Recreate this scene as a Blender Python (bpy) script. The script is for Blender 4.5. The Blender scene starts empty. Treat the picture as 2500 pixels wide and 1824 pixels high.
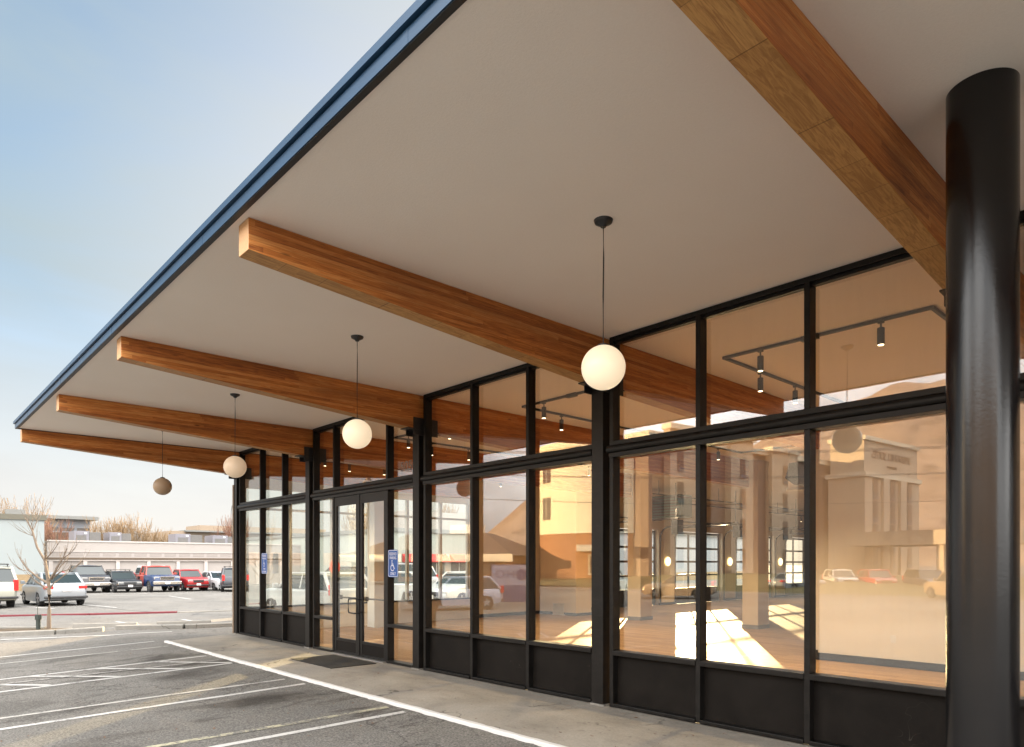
import bpy, bmesh, math, random
from mathutils import Vector, Matrix
R = math.radians
random.seed(7)
scene = bpy.context.scene
COL = scene.collection

# ------------------------------------------------------------------ helpers
class MB:
    def __init__(s): s.v = []; s.f = []
    def add(s, vs, fs):
        o = len(s.v); s.v += [tuple(v) for v in vs]; s.f += [tuple(i + o for i in f) for f in fs]; return s
    def box(s, x0, x1, y0, y1, z0, z1):
        return s.add([(x0,y0,z0),(x1,y0,z0),(x1,y1,z0),(x0,y1,z0),(x0,y0,z1),(x1,y0,z1),(x1,y1,z1),(x0,y1,z1)],
              [(0,3,2,1),(4,5,6,7),(0,1,5,4),(1,2,6,5),(2,3,7,6),(3,0,4,7)])
    def obox(s, c, ux, uy, hx, hy, z0, z1):
        # box turned in plan: centre c, unit axes ux, uy
        P = []
        for z in (z0, z1):
            for a, b in ((-1,-1),(1,-1),(1,1),(-1,1)):
                P.append((c[0]+ux[0]*a*hx+uy[0]*b*hy, c[1]+ux[1]*a*hx+uy[1]*b*hy, z))
        return s.add(P, [(0,3,2,1),(4,5,6,7),(0,1,5,4),(1,2,6,5),(2,3,7,6),(3,0,4,7)])
    def prism(s, poly, axis, a, b):
        # poly of 2-D points extruded along axis ('x','y','z') from a to b
        n = len(poly); P = []
        for t in (a, b):
            for p, q in poly:
                P.append({'x': (t,p,q), 'y': (p,t,q), 'z': (p,q,t)}[axis])
        F = [tuple(range(n))[::-1], tuple(range(n, 2*n))]
        for i in range(n):
            j = (i+1) % n; F.append((i, j, n+j, n+i))
        return s.add(P, F)
    def lathe(s, prof, c=(0,0,0), n=24, axis='z'):
        P = []; F = []
        for r, h in prof:
            for k in range(n):
                t = 2*math.pi*k/n; a, b = r*math.cos(t), r*math.sin(t)
                P.append({'z': (c[0]+a,c[1]+b,c[2]+h), 'y': (c[0]+a,c[1]+h,c[2]+b), 'x': (c[0]+h,c[1]+a,c[2]+b)}[axis])
        m = len(prof)
        for i in range(m-1):
            for k in range(n):
                q = (k+1) % n
                F.append((i*n+k, i*n+q, (i+1)*n+q, (i+1)*n+k))
        F.append(tuple(range(n))[::-1]); F.append(tuple((m-1)*n+k for k in range(n)))
        return s.add(P, F)
    def tube(s, pts, rads, n=8, cap=True):
        if not isinstance(rads, (list, tuple)): rads = [rads]*len(pts)
        pts = [Vector(p) for p in pts]; P = []; F = []
        for i, p in enumerate(pts):
            d = (pts[min(i+1,len(pts)-1)] - pts[max(i-1,0)]).normalized()
            u = d.cross(Vector((0,0,1)))
            if u.length < 1e-3: u = d.cross(Vector((1,0,0)))
            u.normalize(); w = d.cross(u)
            for k in range(n):
                t = 2*math.pi*k/n; P.append(p + (u*math.cos(t) + w*math.sin(t))*rads[i])
        for i in range(len(pts)-1):
            for k in range(n):
                q = (k+1) % n; F.append((i*n+k, i*n+q, (i+1)*n+q, (i+1)*n+k))
        if cap:
            F.append(tuple(range(n))[::-1]); F.append(tuple((len(pts)-1)*n+k for k in range(n)))
        return s.add(P, F)
    def mesh(s, name):
        me = bpy.data.meshes.new(name); me.from_pydata(s.v, [], s.f); me.update()
        bm = bmesh.new(); bm.from_mesh(me); bmesh.ops.recalc_face_normals(bm, faces=bm.faces); bm.to_mesh(me); bm.free()
        return me
    def build(s, name, mat, parent=None, smooth=False, bevel=0, label=None, loc=None, rot=None, angle=40):
        me = s.mesh(name); me.materials.append(mat)
        o = bpy.data.objects.new(name, me); COL.objects.link(o)
        if parent: o.parent = parent
        if loc: o.location = loc
        if rot: o.rotation_euler = rot
        if smooth:
            for p in me.polygons: p.use_smooth = True
            try: me.set_sharp_from_angle(angle=R(angle))
            except Exception: pass
        if bevel:
            b = o.modifiers.new('bevel', 'BEVEL'); b.width = bevel; b.segments = 2; b.limit_method = 'ANGLE'; b.angle_limit = R(50)
        if label: o['label'] = label
        return o

def tag(o, label, cat, group=None):
    o['label'] = label; o['category'] = cat
    if group: o['group'] = group
    return o
def setting(o, kind='structure'):
    o['kind'] = kind; return o
def thing(name, label, cat, loc=(0,0,0), rz=0, group=None):
    o = bpy.data.objects.new(name, None); COL.objects.link(o); o.empty_display_size = .2
    o.location = loc; o.rotation_euler = (0,0,rz)
    return tag(o, label, cat, group)
def kids(o): return [c for c in bpy.data.objects if c.parent == o]
def copy_tree(o, parent=None):
    c = o.copy(); COL.objects.link(c)
    if parent: c.parent = parent
    for ch in kids(o): copy_tree(ch, c)
    return c
def text_mesh(name, body, size, mat, parent, loc, rot, ext=.002, align='CENTER', sx=1.0):
    cu = bpy.data.curves.new(name, 'FONT'); cu.body = body; cu.size = size; cu.extrude = ext
    cu.align_x = align; cu.align_y = 'CENTER'; cu.space_line = .9
    t = bpy.data.objects.new(name + '_curve', cu); COL.objects.link(t)
    dg = bpy.context.evaluated_depsgraph_get(); dg.update()
    me = bpy.data.meshes.new_from_object(t.evaluated_get(dg))
    bpy.data.objects.remove(t)
    me.materials.clear(); me.materials.append(mat); me.name = name
    o = bpy.data.objects.new(name, me); COL.objects.link(o)
    if parent: o.parent = parent
    o.location = loc; o.rotation_euler = rot; o.scale = (sx, 1, 1)
    return o

# ------------------------------------------------------------------ materials
class NT:
    def __init__(s, name):
        s.m = bpy.data.materials.new(name); s.m.use_nodes = True; s.t = s.m.node_tree
        s.t.nodes.clear(); s.out = s.n('ShaderNodeOutputMaterial')
    def n(s, typ, **kw):
        x = s.t.nodes.new(typ)
        for k, v in kw.items(): setattr(x, k, v)
        return x
    def l(s, a, b): s.t.links.new(a, b)
    def val(s, sock, v):
        if hasattr(v, 'is_linked') or isinstance(v, bpy.types.NodeSocket): s.l(v, sock)
        else: sock.default_value = v
    def coord(s, scale=(1,1,1), kind='Object', rot=(0,0,0)):
        c = s.n('ShaderNodeTexCoord'); m = s.n('ShaderNodeMapping'); m.inputs['Scale'].default_value = scale
        m.inputs['Rotation'].default_value = rot
        s.l(c.outputs[kind], m.inputs['Vector']); return m.outputs['Vector']
    def noise(s, vec, scale, detail=4, rough=.55, dist=0):
        x = s.n('ShaderNodeTexNoise'); s.l(vec, x.inputs['Vector']); x.inputs['Scale'].default_value = scale
        x.inputs['Detail'].default_value = detail; x.inputs['Roughness'].default_value = rough; x.inputs['Distortion'].default_value = dist
        return x.outputs['Fac']
    def ramp(s, fac, stops):
        x = s.n('ShaderNodeValToRGB'); s.l(fac, x.inputs['Fac']); e = x.color_ramp.elements
        while len(e) < len(stops): e.new(.5)
        for i, (p, c) in enumerate(stops):
            e[i].position = p; e[i].color = (c, c, c, 1) if not isinstance(c, tuple) else (*c, 1)
        return x.outputs['Color']
    def mix(s, fac, a, b, mode='MIX'):
        x = s.n('ShaderNodeMix'); x.data_type = 'RGBA'; x.blend_type = mode
        s.val(x.inputs[0], fac)
        for sock, v in ((x.inputs[6], a), (x.inputs[7], b)):
            if isinstance(v, tuple) and len(v) == 3: v = (*v, 1)
            s.val(sock, v)
        return x.outputs[2]
    def math(s, op, a, b=0, c=None):
        x = s.n('ShaderNodeMath', operation=op); s.val(x.inputs[0], a); s.val(x.inputs[1], b)
        if c is not None: s.val(x.inputs[2], c)
        return x.outputs[0]
    def sep(s, vec):
        x = s.n('ShaderNodeSeparateXYZ'); s.l(vec, x.inputs[0]); return x.outputs
    def bump(s, h, strength=.3, dist=.01):
        x = s.n('ShaderNodeBump'); x.inputs['Strength'].default_value = strength; x.inputs['Distance'].default_value = dist
        s.l(h, x.inputs['Height']); return x.outputs['Normal']
    def pbsdf(s, col, rough=.6, metal=0, normal=None, spec=.5, coat=0, emit=None, estr=0):
        b = s.n('ShaderNodeBsdfPrincipled')
        if isinstance(col, tuple): col = (*col[:3], 1)
        s.val(b.inputs['Base Color'], col); s.val(b.inputs['Roughness'], rough); s.val(b.inputs['Metallic'], metal)
        b.inputs['Specular IOR Level'].default_value = spec; b.inputs['Coat Weight'].default_value = coat
        if coat: b.inputs['Coat Roughness'].default_value = .05
        if normal: s.l(normal, b.inputs['Normal'])
        if emit: b.inputs['Emission Color'].default_value = (*emit, 1); b.inputs['Emission Strength'].default_value = estr
        s.l(b.outputs[0], s.out.inputs['Surface']); return s.m

def simple(name, col, rough=.6, metal=0, var=.15, nscale=6, bump=0, spec=.5, coat=0, emit=None, estr=0):
    k = NT(name); v = k.coord()
    f = k.noise(v, nscale, 5)
    c = k.mix(f, tuple(x*(1-var) for x in col), tuple(min(1, x*(1+var)) for x in col))
    nrm = None
    if bump: nrm = k.bump(k.noise(v, nscale*14, 4), bump, .004)
    return k.pbsdf(c, rough, metal, nrm, spec, coat, emit, estr)

M = {}
def make_wood():
    k = NT('glulam_wood'); v = k.coord(); x, y, z = k.sep(v)
    # laminations about 38 mm thick, boards about 2.6 m long, staggered
    cx = k.math('FLOOR', k.math('DIVIDE', z, .038))
    cy = k.math('FLOOR', k.math('ADD', k.math('DIVIDE', y, 2.1), k.math('MULTIPLY', k.math('SINE', k.math('MULTIPLY', cx, 12.9)), 3.1)))
    bi = k.math('FLOOR', k.math('DIVIDE', x, 1.9))
    cb = k.n('ShaderNodeCombineXYZ'); k.l(cx, cb.inputs[0]); k.l(cy, cb.inputs[1]); k.l(bi, cb.inputs[2])
    wn = k.n('ShaderNodeTexWhiteNoise'); wn.noise_dimensions = '3D'; k.l(cb.outputs[0], wn.inputs['Vector'])
    va = k.n('ShaderNodeVectorMath', operation='ADD'); k.l(v, va.inputs[0]); k.l(wn.outputs['Color'], va.inputs[1])
    mp = k.n('ShaderNodeMapping'); mp.inputs['Scale'].default_value = (9, .55, 9); k.l(va.outputs[0], mp.inputs[0])
    g1 = k.noise(mp.outputs[0], 5.5, 8, .62, 1.2)
    mp2 = k.n('ShaderNodeMapping'); mp2.inputs['Scale'].default_value = (30, .8, 30); k.l(va.outputs[0], mp2.inputs[0])
    g2 = k.noise(mp2.outputs[0], 5, 3, .6, .6)
    col = k.ramp(k.math('ADD', k.math('MULTIPLY', g1, .75), k.math('MULTIPLY', wn.outputs['Value'], .25)),
                 [(.28, (.19,.055,.013)), (.42, (.42,.135,.027)), (.54, (.58,.21,.046)), (.66, (.66,.30,.088))])
    col = k.mix(k.math('MULTIPLY', k.ramp(g2, [(.4, 0.), (.62, 1.)]), .30), col, (.24,.075,.018))
    bg = k.noise(k.coord((3.,.35,3.)), 1.6, 5, .6, .4)
    col = k.mix(k.math('MULTIPLY', k.ramp(bg, [(.42, 0.), (.66, 1.)]), .5), col, (.17,.052,.015))
    # knots
    vo = k.n('ShaderNodeTexVoronoi'); vo.inputs['Scale'].default_value = 1.; mp3 = k.n('ShaderNodeMapping'); mp3.inputs['Scale'].default_value = (5, 1.1, 5)
    k.l(v, mp3.inputs[0]); k.l(mp3.outputs[0], vo.inputs['Vector'])
    col = k.mix(k.ramp(vo.outputs['Distance'], [(.03, .85), (.075, 0.)]), col, (.07,.02,.006))
    # glue lines
    fr = k.math('FRACT', k.math('DIVIDE', z, .038))
    col = k.mix(k.math('MULTIPLY', k.math('LESS_THAN', fr, .05), .5), col, (.08,.028,.010))
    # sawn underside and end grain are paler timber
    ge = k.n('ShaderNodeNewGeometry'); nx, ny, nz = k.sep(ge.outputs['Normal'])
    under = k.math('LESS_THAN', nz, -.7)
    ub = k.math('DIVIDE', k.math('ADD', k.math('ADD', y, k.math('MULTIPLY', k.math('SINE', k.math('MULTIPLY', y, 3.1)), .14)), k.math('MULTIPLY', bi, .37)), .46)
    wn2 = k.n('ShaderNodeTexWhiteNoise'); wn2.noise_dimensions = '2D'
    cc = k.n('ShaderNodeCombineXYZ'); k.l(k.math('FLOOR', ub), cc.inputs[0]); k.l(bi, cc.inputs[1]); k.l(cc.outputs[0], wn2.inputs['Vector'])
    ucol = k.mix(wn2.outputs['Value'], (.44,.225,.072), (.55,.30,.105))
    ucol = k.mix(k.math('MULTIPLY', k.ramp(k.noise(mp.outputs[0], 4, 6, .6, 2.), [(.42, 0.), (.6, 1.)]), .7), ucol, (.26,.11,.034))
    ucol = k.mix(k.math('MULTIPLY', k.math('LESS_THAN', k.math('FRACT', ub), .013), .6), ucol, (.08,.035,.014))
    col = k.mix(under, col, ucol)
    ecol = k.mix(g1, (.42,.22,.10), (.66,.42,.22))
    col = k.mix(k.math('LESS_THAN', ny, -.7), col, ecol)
    return k.pbsdf(col, .55, 0, k.bump(g1, .25, .004), .35)
M['wood'] = make_wood()

def make_soffit():
    k = NT('painted_stucco'); v = k.coord()
    a = k.noise(v, .45, 3, .6); b = k.noise(v, 60, 4, .7); c = k.noise(v, 190, 2, .5)
    col = k.mix(k.ramp(a, [(.3, 0.), (.7, 1.)]), (.82,.745,.675), (.86,.795,.73))
    col = k.mix(k.math('MULTIPLY', k.ramp(b, [(.35, 0.), (.7, 1.)]), .12), col, (.62,.55,.48))
    return k.pbsdf(col, .9, 0, k.bump(k.math('ADD', b, k.math('MULTIPLY', c, .5)), .5, .004), .15)
M['soffit'] = make_soffit()

def make_steel():
    k = NT('black_painted_steel'); v = k.coord()
    f = k.noise(v, 9, 6, .7); g = k.noise(v, 120, 3)
    st = k.noise(k.coord((1,1,14)), 3, 5, .7)
    col = k.mix(k.ramp(f, [(.4, 0.), (.75, 1.)]), (.004,.0037,.0034), (.012,.0105,.0095))
    col = k.mix(k.math('MULTIPLY', k.ramp(st, [(.55, 0.), (.8, 1.)]), .35), col, (.030,.026,.022))
    return k.pbsdf(col, k.math('ADD', .30, k.math('MULTIPLY', f, .25)), 0, k.bump(g, .12, .002), .26)
M['steel'] = make_steel()

def make_panel():
    k = NT('dark_panel'); v = k.coord()
    f = k.noise(v, 2.2, 8, .7, .4); g = k.noise(v, 28, 6, .8)
    col = k.mix(k.ramp(f, [(.35, 0.), (.7, 1.)]), (.004,.0033,.0028), (.011,.009,.0075))
    col = k.mix(k.math('MULTIPLY', k.ramp(g, [(.62, 0.), (.75, 1.)]), .5), col, (.035,.030,.025))
    # thin pale scratches
    vo = k.n('ShaderNodeTexVoronoi'); vo.feature = 'DISTANCE_TO_EDGE'; vo.inputs['Scale'].default_value = 1.1
    dv = k.n('ShaderNodeVectorMath', operation='ADD'); k.l(v, dv.inputs[0])
    nn = k.n('ShaderNodeTexNoise'); nn.inputs['Scale'].default_value = 4; k.l(v, nn.inputs['Vector']); k.l(nn.outputs['Color'], dv.inputs[1]); k.l(dv.outputs[0], vo.inputs['Vector'])
    sc = k.math('MULTIPLY', k.math('LESS_THAN', vo.outputs['Distance'], .0022), k.ramp(k.noise(v, 1.3, 2), [(.64, 0.), (.67, 1.)]))
    col = k.mix(k.math('MULTIPLY', sc, .25), col, (.10,.09,.075))
    return k.pbsdf(col, k.math('ADD', .38, k.math('MULTIPLY', f, .3)), 0, k.bump(g, .1, .002), .13)
M['panel'] = make_panel()

def make_column():
    k = NT('glossy_black_paint'); v = k.coord()
    a = k.noise(v, 45, 3, .6); b = k.noise(k.coord((1,1,.35)), 130, 3, .6); d = k.noise(v, 3, 5, .6)
    sp = k.noise(v, 38, 1)
    h = k.math('ADD', k.math('MULTIPLY', a, .6), k.math('MULTIPLY', b, .5))
    h = k.math('SUBTRACT', h, k.ramp(sp, [(.20, .5), (.23, 0.)]))
    col = k.mix(d, (.004,.004,.0045), (.009,.0085,.009))
    return k.pbsdf(col, k.math('ADD', .12, k.math('MULTIPLY', d, .16)), 0, k.bump(h, .22, .003), .45)
M['column'] = make_column()

def make_glass(name, tint=(.97,.98,.97), f0=.098, dirt=.015):
    k = NT(name); v = k.coord()
    tr = k.n('ShaderNodeBsdfTransparent'); tr.inputs[0].default_value = (*tint, 1)
    gl = k.n('ShaderNodeBsdfGlossy'); gl.inputs['Roughness'].default_value = 0.0; gl.inputs[0].default_value = (1,1,1,1)
    nz = k.noise(v, .55, 1, .4)
    
    lw = k.n('ShaderNodeLayerWeight'); lw.inputs['Blend'].default_value = .5
    fr = k.math('ADD', f0, k.math('MULTIPLY', k.math('POWER', lw.outputs['Facing'], 5), 1-f0))     # Schlick, the same from both sides of the pane
    ms = k.n('ShaderNodeMixShader'); k.l(fr, ms.inputs[0]); k.l(tr.outputs[0], ms.inputs[1]); k.l(gl.outputs[0], ms.inputs[2])
    df = k.n('ShaderNodeBsdfDiffuse'); df.inputs[0].default_value = (.6,.58,.5,1)
    m2 = k.n('ShaderNodeMixShader')
    st = k.noise(k.coord((6,6,.6)), 3, 5, .7)
    k.l(k.math('MULTIPLY', k.ramp(st, [(.45, 0.), (.8, 1.)]), dirt), m2.inputs[0]); k.l(ms.outputs[0], m2.inputs[1]); k.l(df.outputs[0], m2.inputs[2])
    k.l(m2.outputs[0], k.out.inputs['Surface']); return k.m
M['glass'] = make_glass('shop_glass')
M['glass_side'] = make_glass('side_glass', tint=(.96,.97,.93), f0=.04, dirt=.05)

OIL = ((-11.7,-2.75,.55,.75), (-8.8,-2.7,.55,.85), (-14.0,-2.35,.5,.5))
def make_asphalt():
    k = NT('worn_asphalt'); v = k.coord()
    big = k.noise(v, .16, 5, .6, .6); mid = k.noise(v, .9, 6, .65); grit = k.noise(v, 42, 5, .85); fine = k.noise(v, 210, 2, .7)
    col = k.mix(k.ramp(big, [(.35, 0.), (.65, 1.)]), (.100,.095,.087), (.160,.151,.138))
    col = k.mix(k.math('MULTIPLY', k.ramp(mid, [(.4, 0.), (.7, 1.)]), .5), col, (.105,.095,.083))
    gcol = k.ramp(grit, [(.32, (.0,.0,.0)), (.5, (.5,.5,.5)), (.66, (1.,1.,1.))])
    col = k.mix(.9, col, gcol, 'OVERLAY')
    # oil and water stains in the parking bays near the kerb, drawn out along the bays
    sv = k.coord((1.1,.36,1), rot=(0,0,R(-6)))
    st = k.noise(sv, .95, 6, .68, .5)
    x, y, z = k.sep(v)
    near = k.n('ShaderNodeMapRange'); near.inputs['From Min'].default_value = -7; near.inputs['From Max'].default_value = -2.4
    k.l(y, near.inputs['Value'])
    nearx = k.n('ShaderNodeMapRange'); nearx.inputs['From Min'].default_value = -19; nearx.inputs['From Max'].default_value = -15; k.l(x, nearx.inputs['Value'])
    sm = k.math('MULTIPLY', k.ramp(st, [(.53, 0.), (.60, 1.)]), k.math('MULTIPLY', near.outputs[0], nearx.outputs[0]))
    col = k.mix(k.math('MULTIPLY', sm, k.ramp(grit, [(.3, .95), (.7, .55)])), col, (.020,.016,.012))
    # old oil patches where cars stand, ragged at the edge
    rag = k.noise(k.coord((1.,.6,1)), 2.6, 7, .72)
    for ox, oy, a_, b_ in OIL:
        dx_ = k.math('DIVIDE', k.math('SUBTRACT', x, ox), a_); dy_ = k.math('DIVIDE', k.math('SUBTRACT', y, oy), b_)
        d2 = k.math('SQRT', k.math('ADD', k.math('MULTIPLY', dx_, dx_), k.math('MULTIPLY', dy_, dy_)))
        q_ = k.math('SUBTRACT', k.math('MULTIPLY', rag, 2.2), d2)
        col = k.mix(k.math('MULTIPLY', k.ramp(q_, [(.15, 0.), (.75, 1.)]), k.ramp(grit, [(.3, .9), (.7, .5)])), col, (.022,.018,.014))
    st2 = k.noise(k.coord((.5,1.3,1), rot=(0,0,R(30))), .55, 5, .6)
    col = k.mix(k.math('MULTIPLY', k.ramp(st2, [(.55, 0.), (.72, 1.)]), .35), col, (.225,.20,.165))
    # cracks
    nn = k.n('ShaderNodeTexNoise'); nn.inputs['Scale'].default_value = 1.1; nn.inputs['Detail'].default_value = 7; nn.inputs['Roughness'].default_value = .65; k.l(v, nn.inputs['Vector'])
    sc = k.n('ShaderNodeVectorMath', operation='SCALE'); sc.inputs['Scale'].default_value = 1.6; k.l(nn.outputs['Color'], sc.inputs[0])
    dv = k.n('ShaderNodeVectorMath', operation='ADD'); k.l(v, dv.inputs[0]); k.l(sc.outputs[0], dv.inputs[1])
    vo = k.n('ShaderNodeTexVoronoi'); vo.feature = 'DISTANCE_TO_EDGE'; vo.inputs['Scale'].default_value = .34; k.l(dv.outputs[0], vo.inputs['Vector'])
    cr = k.math('MULTIPLY', k.ramp(vo.outputs['Distance'], [(.002, 1.), (.008, 0.)]), k.ramp(k.noise(v, .35, 3), [(.42, 0.), (.50, 1.)]))
    col = k.mix(k.math('MULTIPLY', cr, .65), col, (.025,.022,.019))
    h = k.math('SUBTRACT', k.math('ADD', grit, k.math('MULTIPLY', fine, .6)), k.math('MULTIPLY', cr, 1.5))
    return k.pbsdf(col, .82, 0, k.bump(h, .6, .008), .3)
M['asphalt'] = make_asphalt()

def make_concrete(name, a, b, stain=(.12,.10,.08), scale=1.):
    k = NT(name); v = k.coord()
    big = k.noise(v, .8*scale, 6, .65, .5); g = k.noise(v, 90, 3, .7); st = k.noise(k.coord((.6,1.4,1)), 1.7*scale, 6, .7)
    col = k.mix(k.ramp(big, [(.35, 0.), (.68, 1.)]), a, b)
    col = k.mix(k.math('MULTIPLY', k.ramp(st, [(.52, 0.), (.75, 1.)]), .55), col, stain)
    g2 = k.noise(v, 34*scale, 5, .8)
    col = k.mix(k.math('MULTIPLY', k.ramp(g2, [(.45, 0.), (.70, 1.)]), .45), col, tuple(x*.5 for x in a))
    sp = k.noise(v, 16, 2, .5); col = k.mix(k.math('MULTIPLY', k.ramp(sp, [(.68, 0.), (.72, 1.)]), .6), col, tuple(x*.35 for x in a))
    nn = k.n('ShaderNodeTexNoise'); nn.inputs['Scale'].default_value = 1.6; nn.inputs['Detail'].default_value = 7; k.l(v, nn.inputs['Vector'])
    dv = k.n('ShaderNodeVectorMath', operation='ADD'); k.l(v, dv.inputs[0]); k.l(nn.outputs['Color'], dv.inputs[1])
    vo = k.n('ShaderNodeTexVoronoi'); vo.feature = 'DISTANCE_TO_EDGE'; vo.inputs['Scale'].default_value = .42; k.l(dv.outputs[0], vo.inputs['Vector'])
    cr = k.math('MULTIPLY', k.ramp(vo.outputs['Distance'], [(.002, 1.), (.006, 0.)]), k.ramp(k.noise(v, .6, 2), [(.50, 0.), (.56, 1.)]))
    col = k.mix(k.math('MULTIPLY', cr, .8), col, (.03,.027,.023))
    return k.pbsdf(col, .78, 0, k.bump(k.math('ADD', g, big), .35, .005), .3)
M['concrete'] = make_concrete('sidewalk_concrete', (.20,.182,.156), (.31,.285,.245))
M['kerbstone'] = make_concrete('kerb_concrete', (.17,.165,.15), (.24,.225,.20), (.12,.11,.095))
M['dirt'] = make_concrete('planting_soil', (.05,.035,.022), (.09,.065,.04), (.03,.02,.012), 3)

def make_paint(name, col, wear=.5, under=(.10,.095,.09)):
    k = NT(name); v = k.coord()
    a = k.noise(v, 20, 7, .8); b = k.noise(v, 2.0, 5, .65); g = k.noise(v, 90, 3, .7)
    w = k.math('ADD', k.math('MULTIPLY', a, .6), k.math('MULTIPLY', b, .4))
    m = k.ramp(w, [(wear-.03, 0.), (wear+.05, 1.)])
    c = k.mix(m, k.mix(g, tuple(x*.8 for x in col), col), under)
    return k.pbsdf(c, .7, 0, k.bump(g, .3, .004), .3)
M['white_line'] = make_paint('white_road_paint', (.44,.43,.41), .555)
M['faded_line'] = make_paint('faded_yellow_paint', (.37,.345,.24), .50)
M['old_line'] = make_paint('old_white_paint', (.38,.365,.335), .53)
M['white_kerb'] = make_paint('white_kerb_paint', (.56,.55,.53), .60, (.24,.225,.20))
M['red_kerb'] = make_paint('red_kerb_paint', (.135,.022,.030), .60, (.25,.23,.21))

def make_floor():
    k = NT('oak_floor_boards'); v = k.coord()
    br = k.n('ShaderNodeTexBrick'); br.inputs['Scale'].default_value = 1.; br.inputs['Brick Width'].default_value = 1.5; br.inputs['Row Height'].default_value = .16
    br.inputs['Mortar Size'].default_value = .0025; br.inputs['Color1'].default_value = (.275,.170,.088,1); br.inputs['Color2'].default_value = (.385,.25,.137,1); br.inputs['Mortar'].default_value = (.10,.05,.02,1)
    k.l(v, br.inputs['Vector'])
    g = k.noise(k.coord((1.2,16,1)), 2.5, 6, .65)
    col = k.mix(k.math('MULTIPLY', k.ramp(g, [(.35, 0.), (.7, 1.)]), .45), br.outputs['Color'], (.19,.105,.048))
    return k.pbsdf(col, k.math('ADD', .42, k.math('MULTIPLY', g, .18)), 0, k.bump(br.outputs['Fac'], -.15, .002), .10)
M['floor'] = make_floor()

M['fascia'] = simple('blue_flashing', (.016,.052,.108), .32, .2, .2, 3)
M['fascia_dark'] = simple('black_drip_edge', (.008,.008,.009), .5)
M['roofing'] = simple('roof_membrane', (.35,.34,.32), .9)
M['cream'] = simple('cream_wall_paint', (.68,.58,.44), .75, 0, .03, 2, .12, .3)
M['white_wall'] = simple('white_wall_paint', (.64,.585,.52), .75, 0, .03, 2, .1, .3)
M['ceil_white'] = simple('pale_header_paint', (.70,.72,.72), .8, 0, .03, 2)
M['black'] = simple('black_metal', (.012,.012,.013), .45)
M['rubber'] = simple('black_rubber', (.018,.017,.016), .85, 0, .3, 30, .3)
M['mat'] = make_concrete('door_mat_fibre', (.016,.015,.014), (.032,.030,.027), (.05,.045,.04), 4)
M['chrome'] = simple('bright_chrome', (.62,.62,.62), .18, 1, .05)
M['alu'] = simple('brushed_aluminium', (.55,.54,.52), .35, .9, .08)
M['plate'] = simple('plate_white', (.62,.60,.58), .5)
M['sign_blue'] = simple('sign_blue', (.008,.075,.32), .45, 0, .08, 8)
M['sign_white'] = simple('sign_white', (.78,.79,.82), .45)
M['globe_bright'] = simple('lit_opal_glass', (.66,.56,.43), .3, 0, .02, 3, 0, .4, 0, (1.,.80,.54), .085)
M['globe_warm'] = simple('warm_opal_glass', (.58,.46,.34), .3, 0, .02, 3, 0, .4, 0, (1.,.74,.48), .035)
M['globe_dim'] = simple('dim_opal_glass', (.36,.26,.17), .35, 0, .02, 3, 0, .4)
M['lamp_face'] = simple('lit_spot_face', (.9,.8,.6), .5, 0, 0, 1, 0, .3, 0, (1.,.78,.45), 1.2)
M['sconce'] = simple('lit_sconce', (.9,.8,.6), .5, 0, 0, 1, 0, .3, 0, (1.,.78,.38), .55)
M['teal'] = simple('teal_heater_paint', (.03,.10,.095), .5)
M['duct'] = simple('white_duct', (.72,.68,.62), .5)
M['bark'] = simple('bark', (.15,.115,.085), .9, 0, .35, 25, .5)
M['bark_far'] = simple('far_bark', (.21,.14,.075), .95, 0, .3, 2)
M['bark_red'] = simple('reddish_twigs', (.15,.075,.05), .95, 0, .3, 2)

# ------------------------------------------------------------------ ground
SX, SY = .008, .045
def gz(x, y): return -.030 - SX*max(0, -17-x) - SY*min(9., max(0, -1.7-y))
def ground():
    xs = [-900,-400,-200,-120,-90] + [-17-4*i for i in range(15, 0, -1)] + [-17,-12,-8,-4,0,6,20,60,150,400,900]
    ys = [-900,-400,-200,-120,-80,-50,-30,-20,-10.7,-8,-6,-4,-1.7,0,6,16,30,60,120,300,900]
    V = []; F = []
    for y in ys:
        for x in xs: V.append((x, y, gz(max(x,-120), y)))
    n = len(xs)
    for j in range(len(ys)-1):
        for i in range(n-1): F.append((j*n+i, j*n+i+1, (j+1)*n+i+1, (j+1)*n+i))
    m = MB(); m.add(V, F)
    setting(m.build('asphalt_ground', M['asphalt']))
ground()

def strip(m, p, q, w, lift=.005, wob=0):
    # a painted line from p to q, following the ground
    p, q = Vector((p[0],p[1],0)), Vector((q[0],q[1],0)); d = q-p; L = d.length; d.normalize(); s = Vector((-d.y,d.x,0))
    ts = {0., L}
    n = max(2, int(L/.5))
    for i in range(n+1): ts.add(L*i/n)
    for yb in (-1.7, -10.7):
        if abs(d.y) > 1e-6:
            t = (yb-p.y)/d.y
            if 0 < t < L: ts.add(t)
    if abs(d.x) > 1e-6:
        t = (-17-p.x)/d.x
        if 0 < t < L: ts.add(t)
    V = []; F = []
    for i, t in enumerate(sorted(ts)):
        o = wob*(math.sin(t*1.7+p.x)+.5*math.sin(t*4.1+p.y))
        for sg in (-1, 1):
            c = p + d*t + s*(sg*w/2+o); V.append((c.x, c.y, gz(c.x,c.y)+lift))
        if i: F.append((2*i-2, 2*i-1, 2*i+1, 2*i))
    m.add(V, F)

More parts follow.
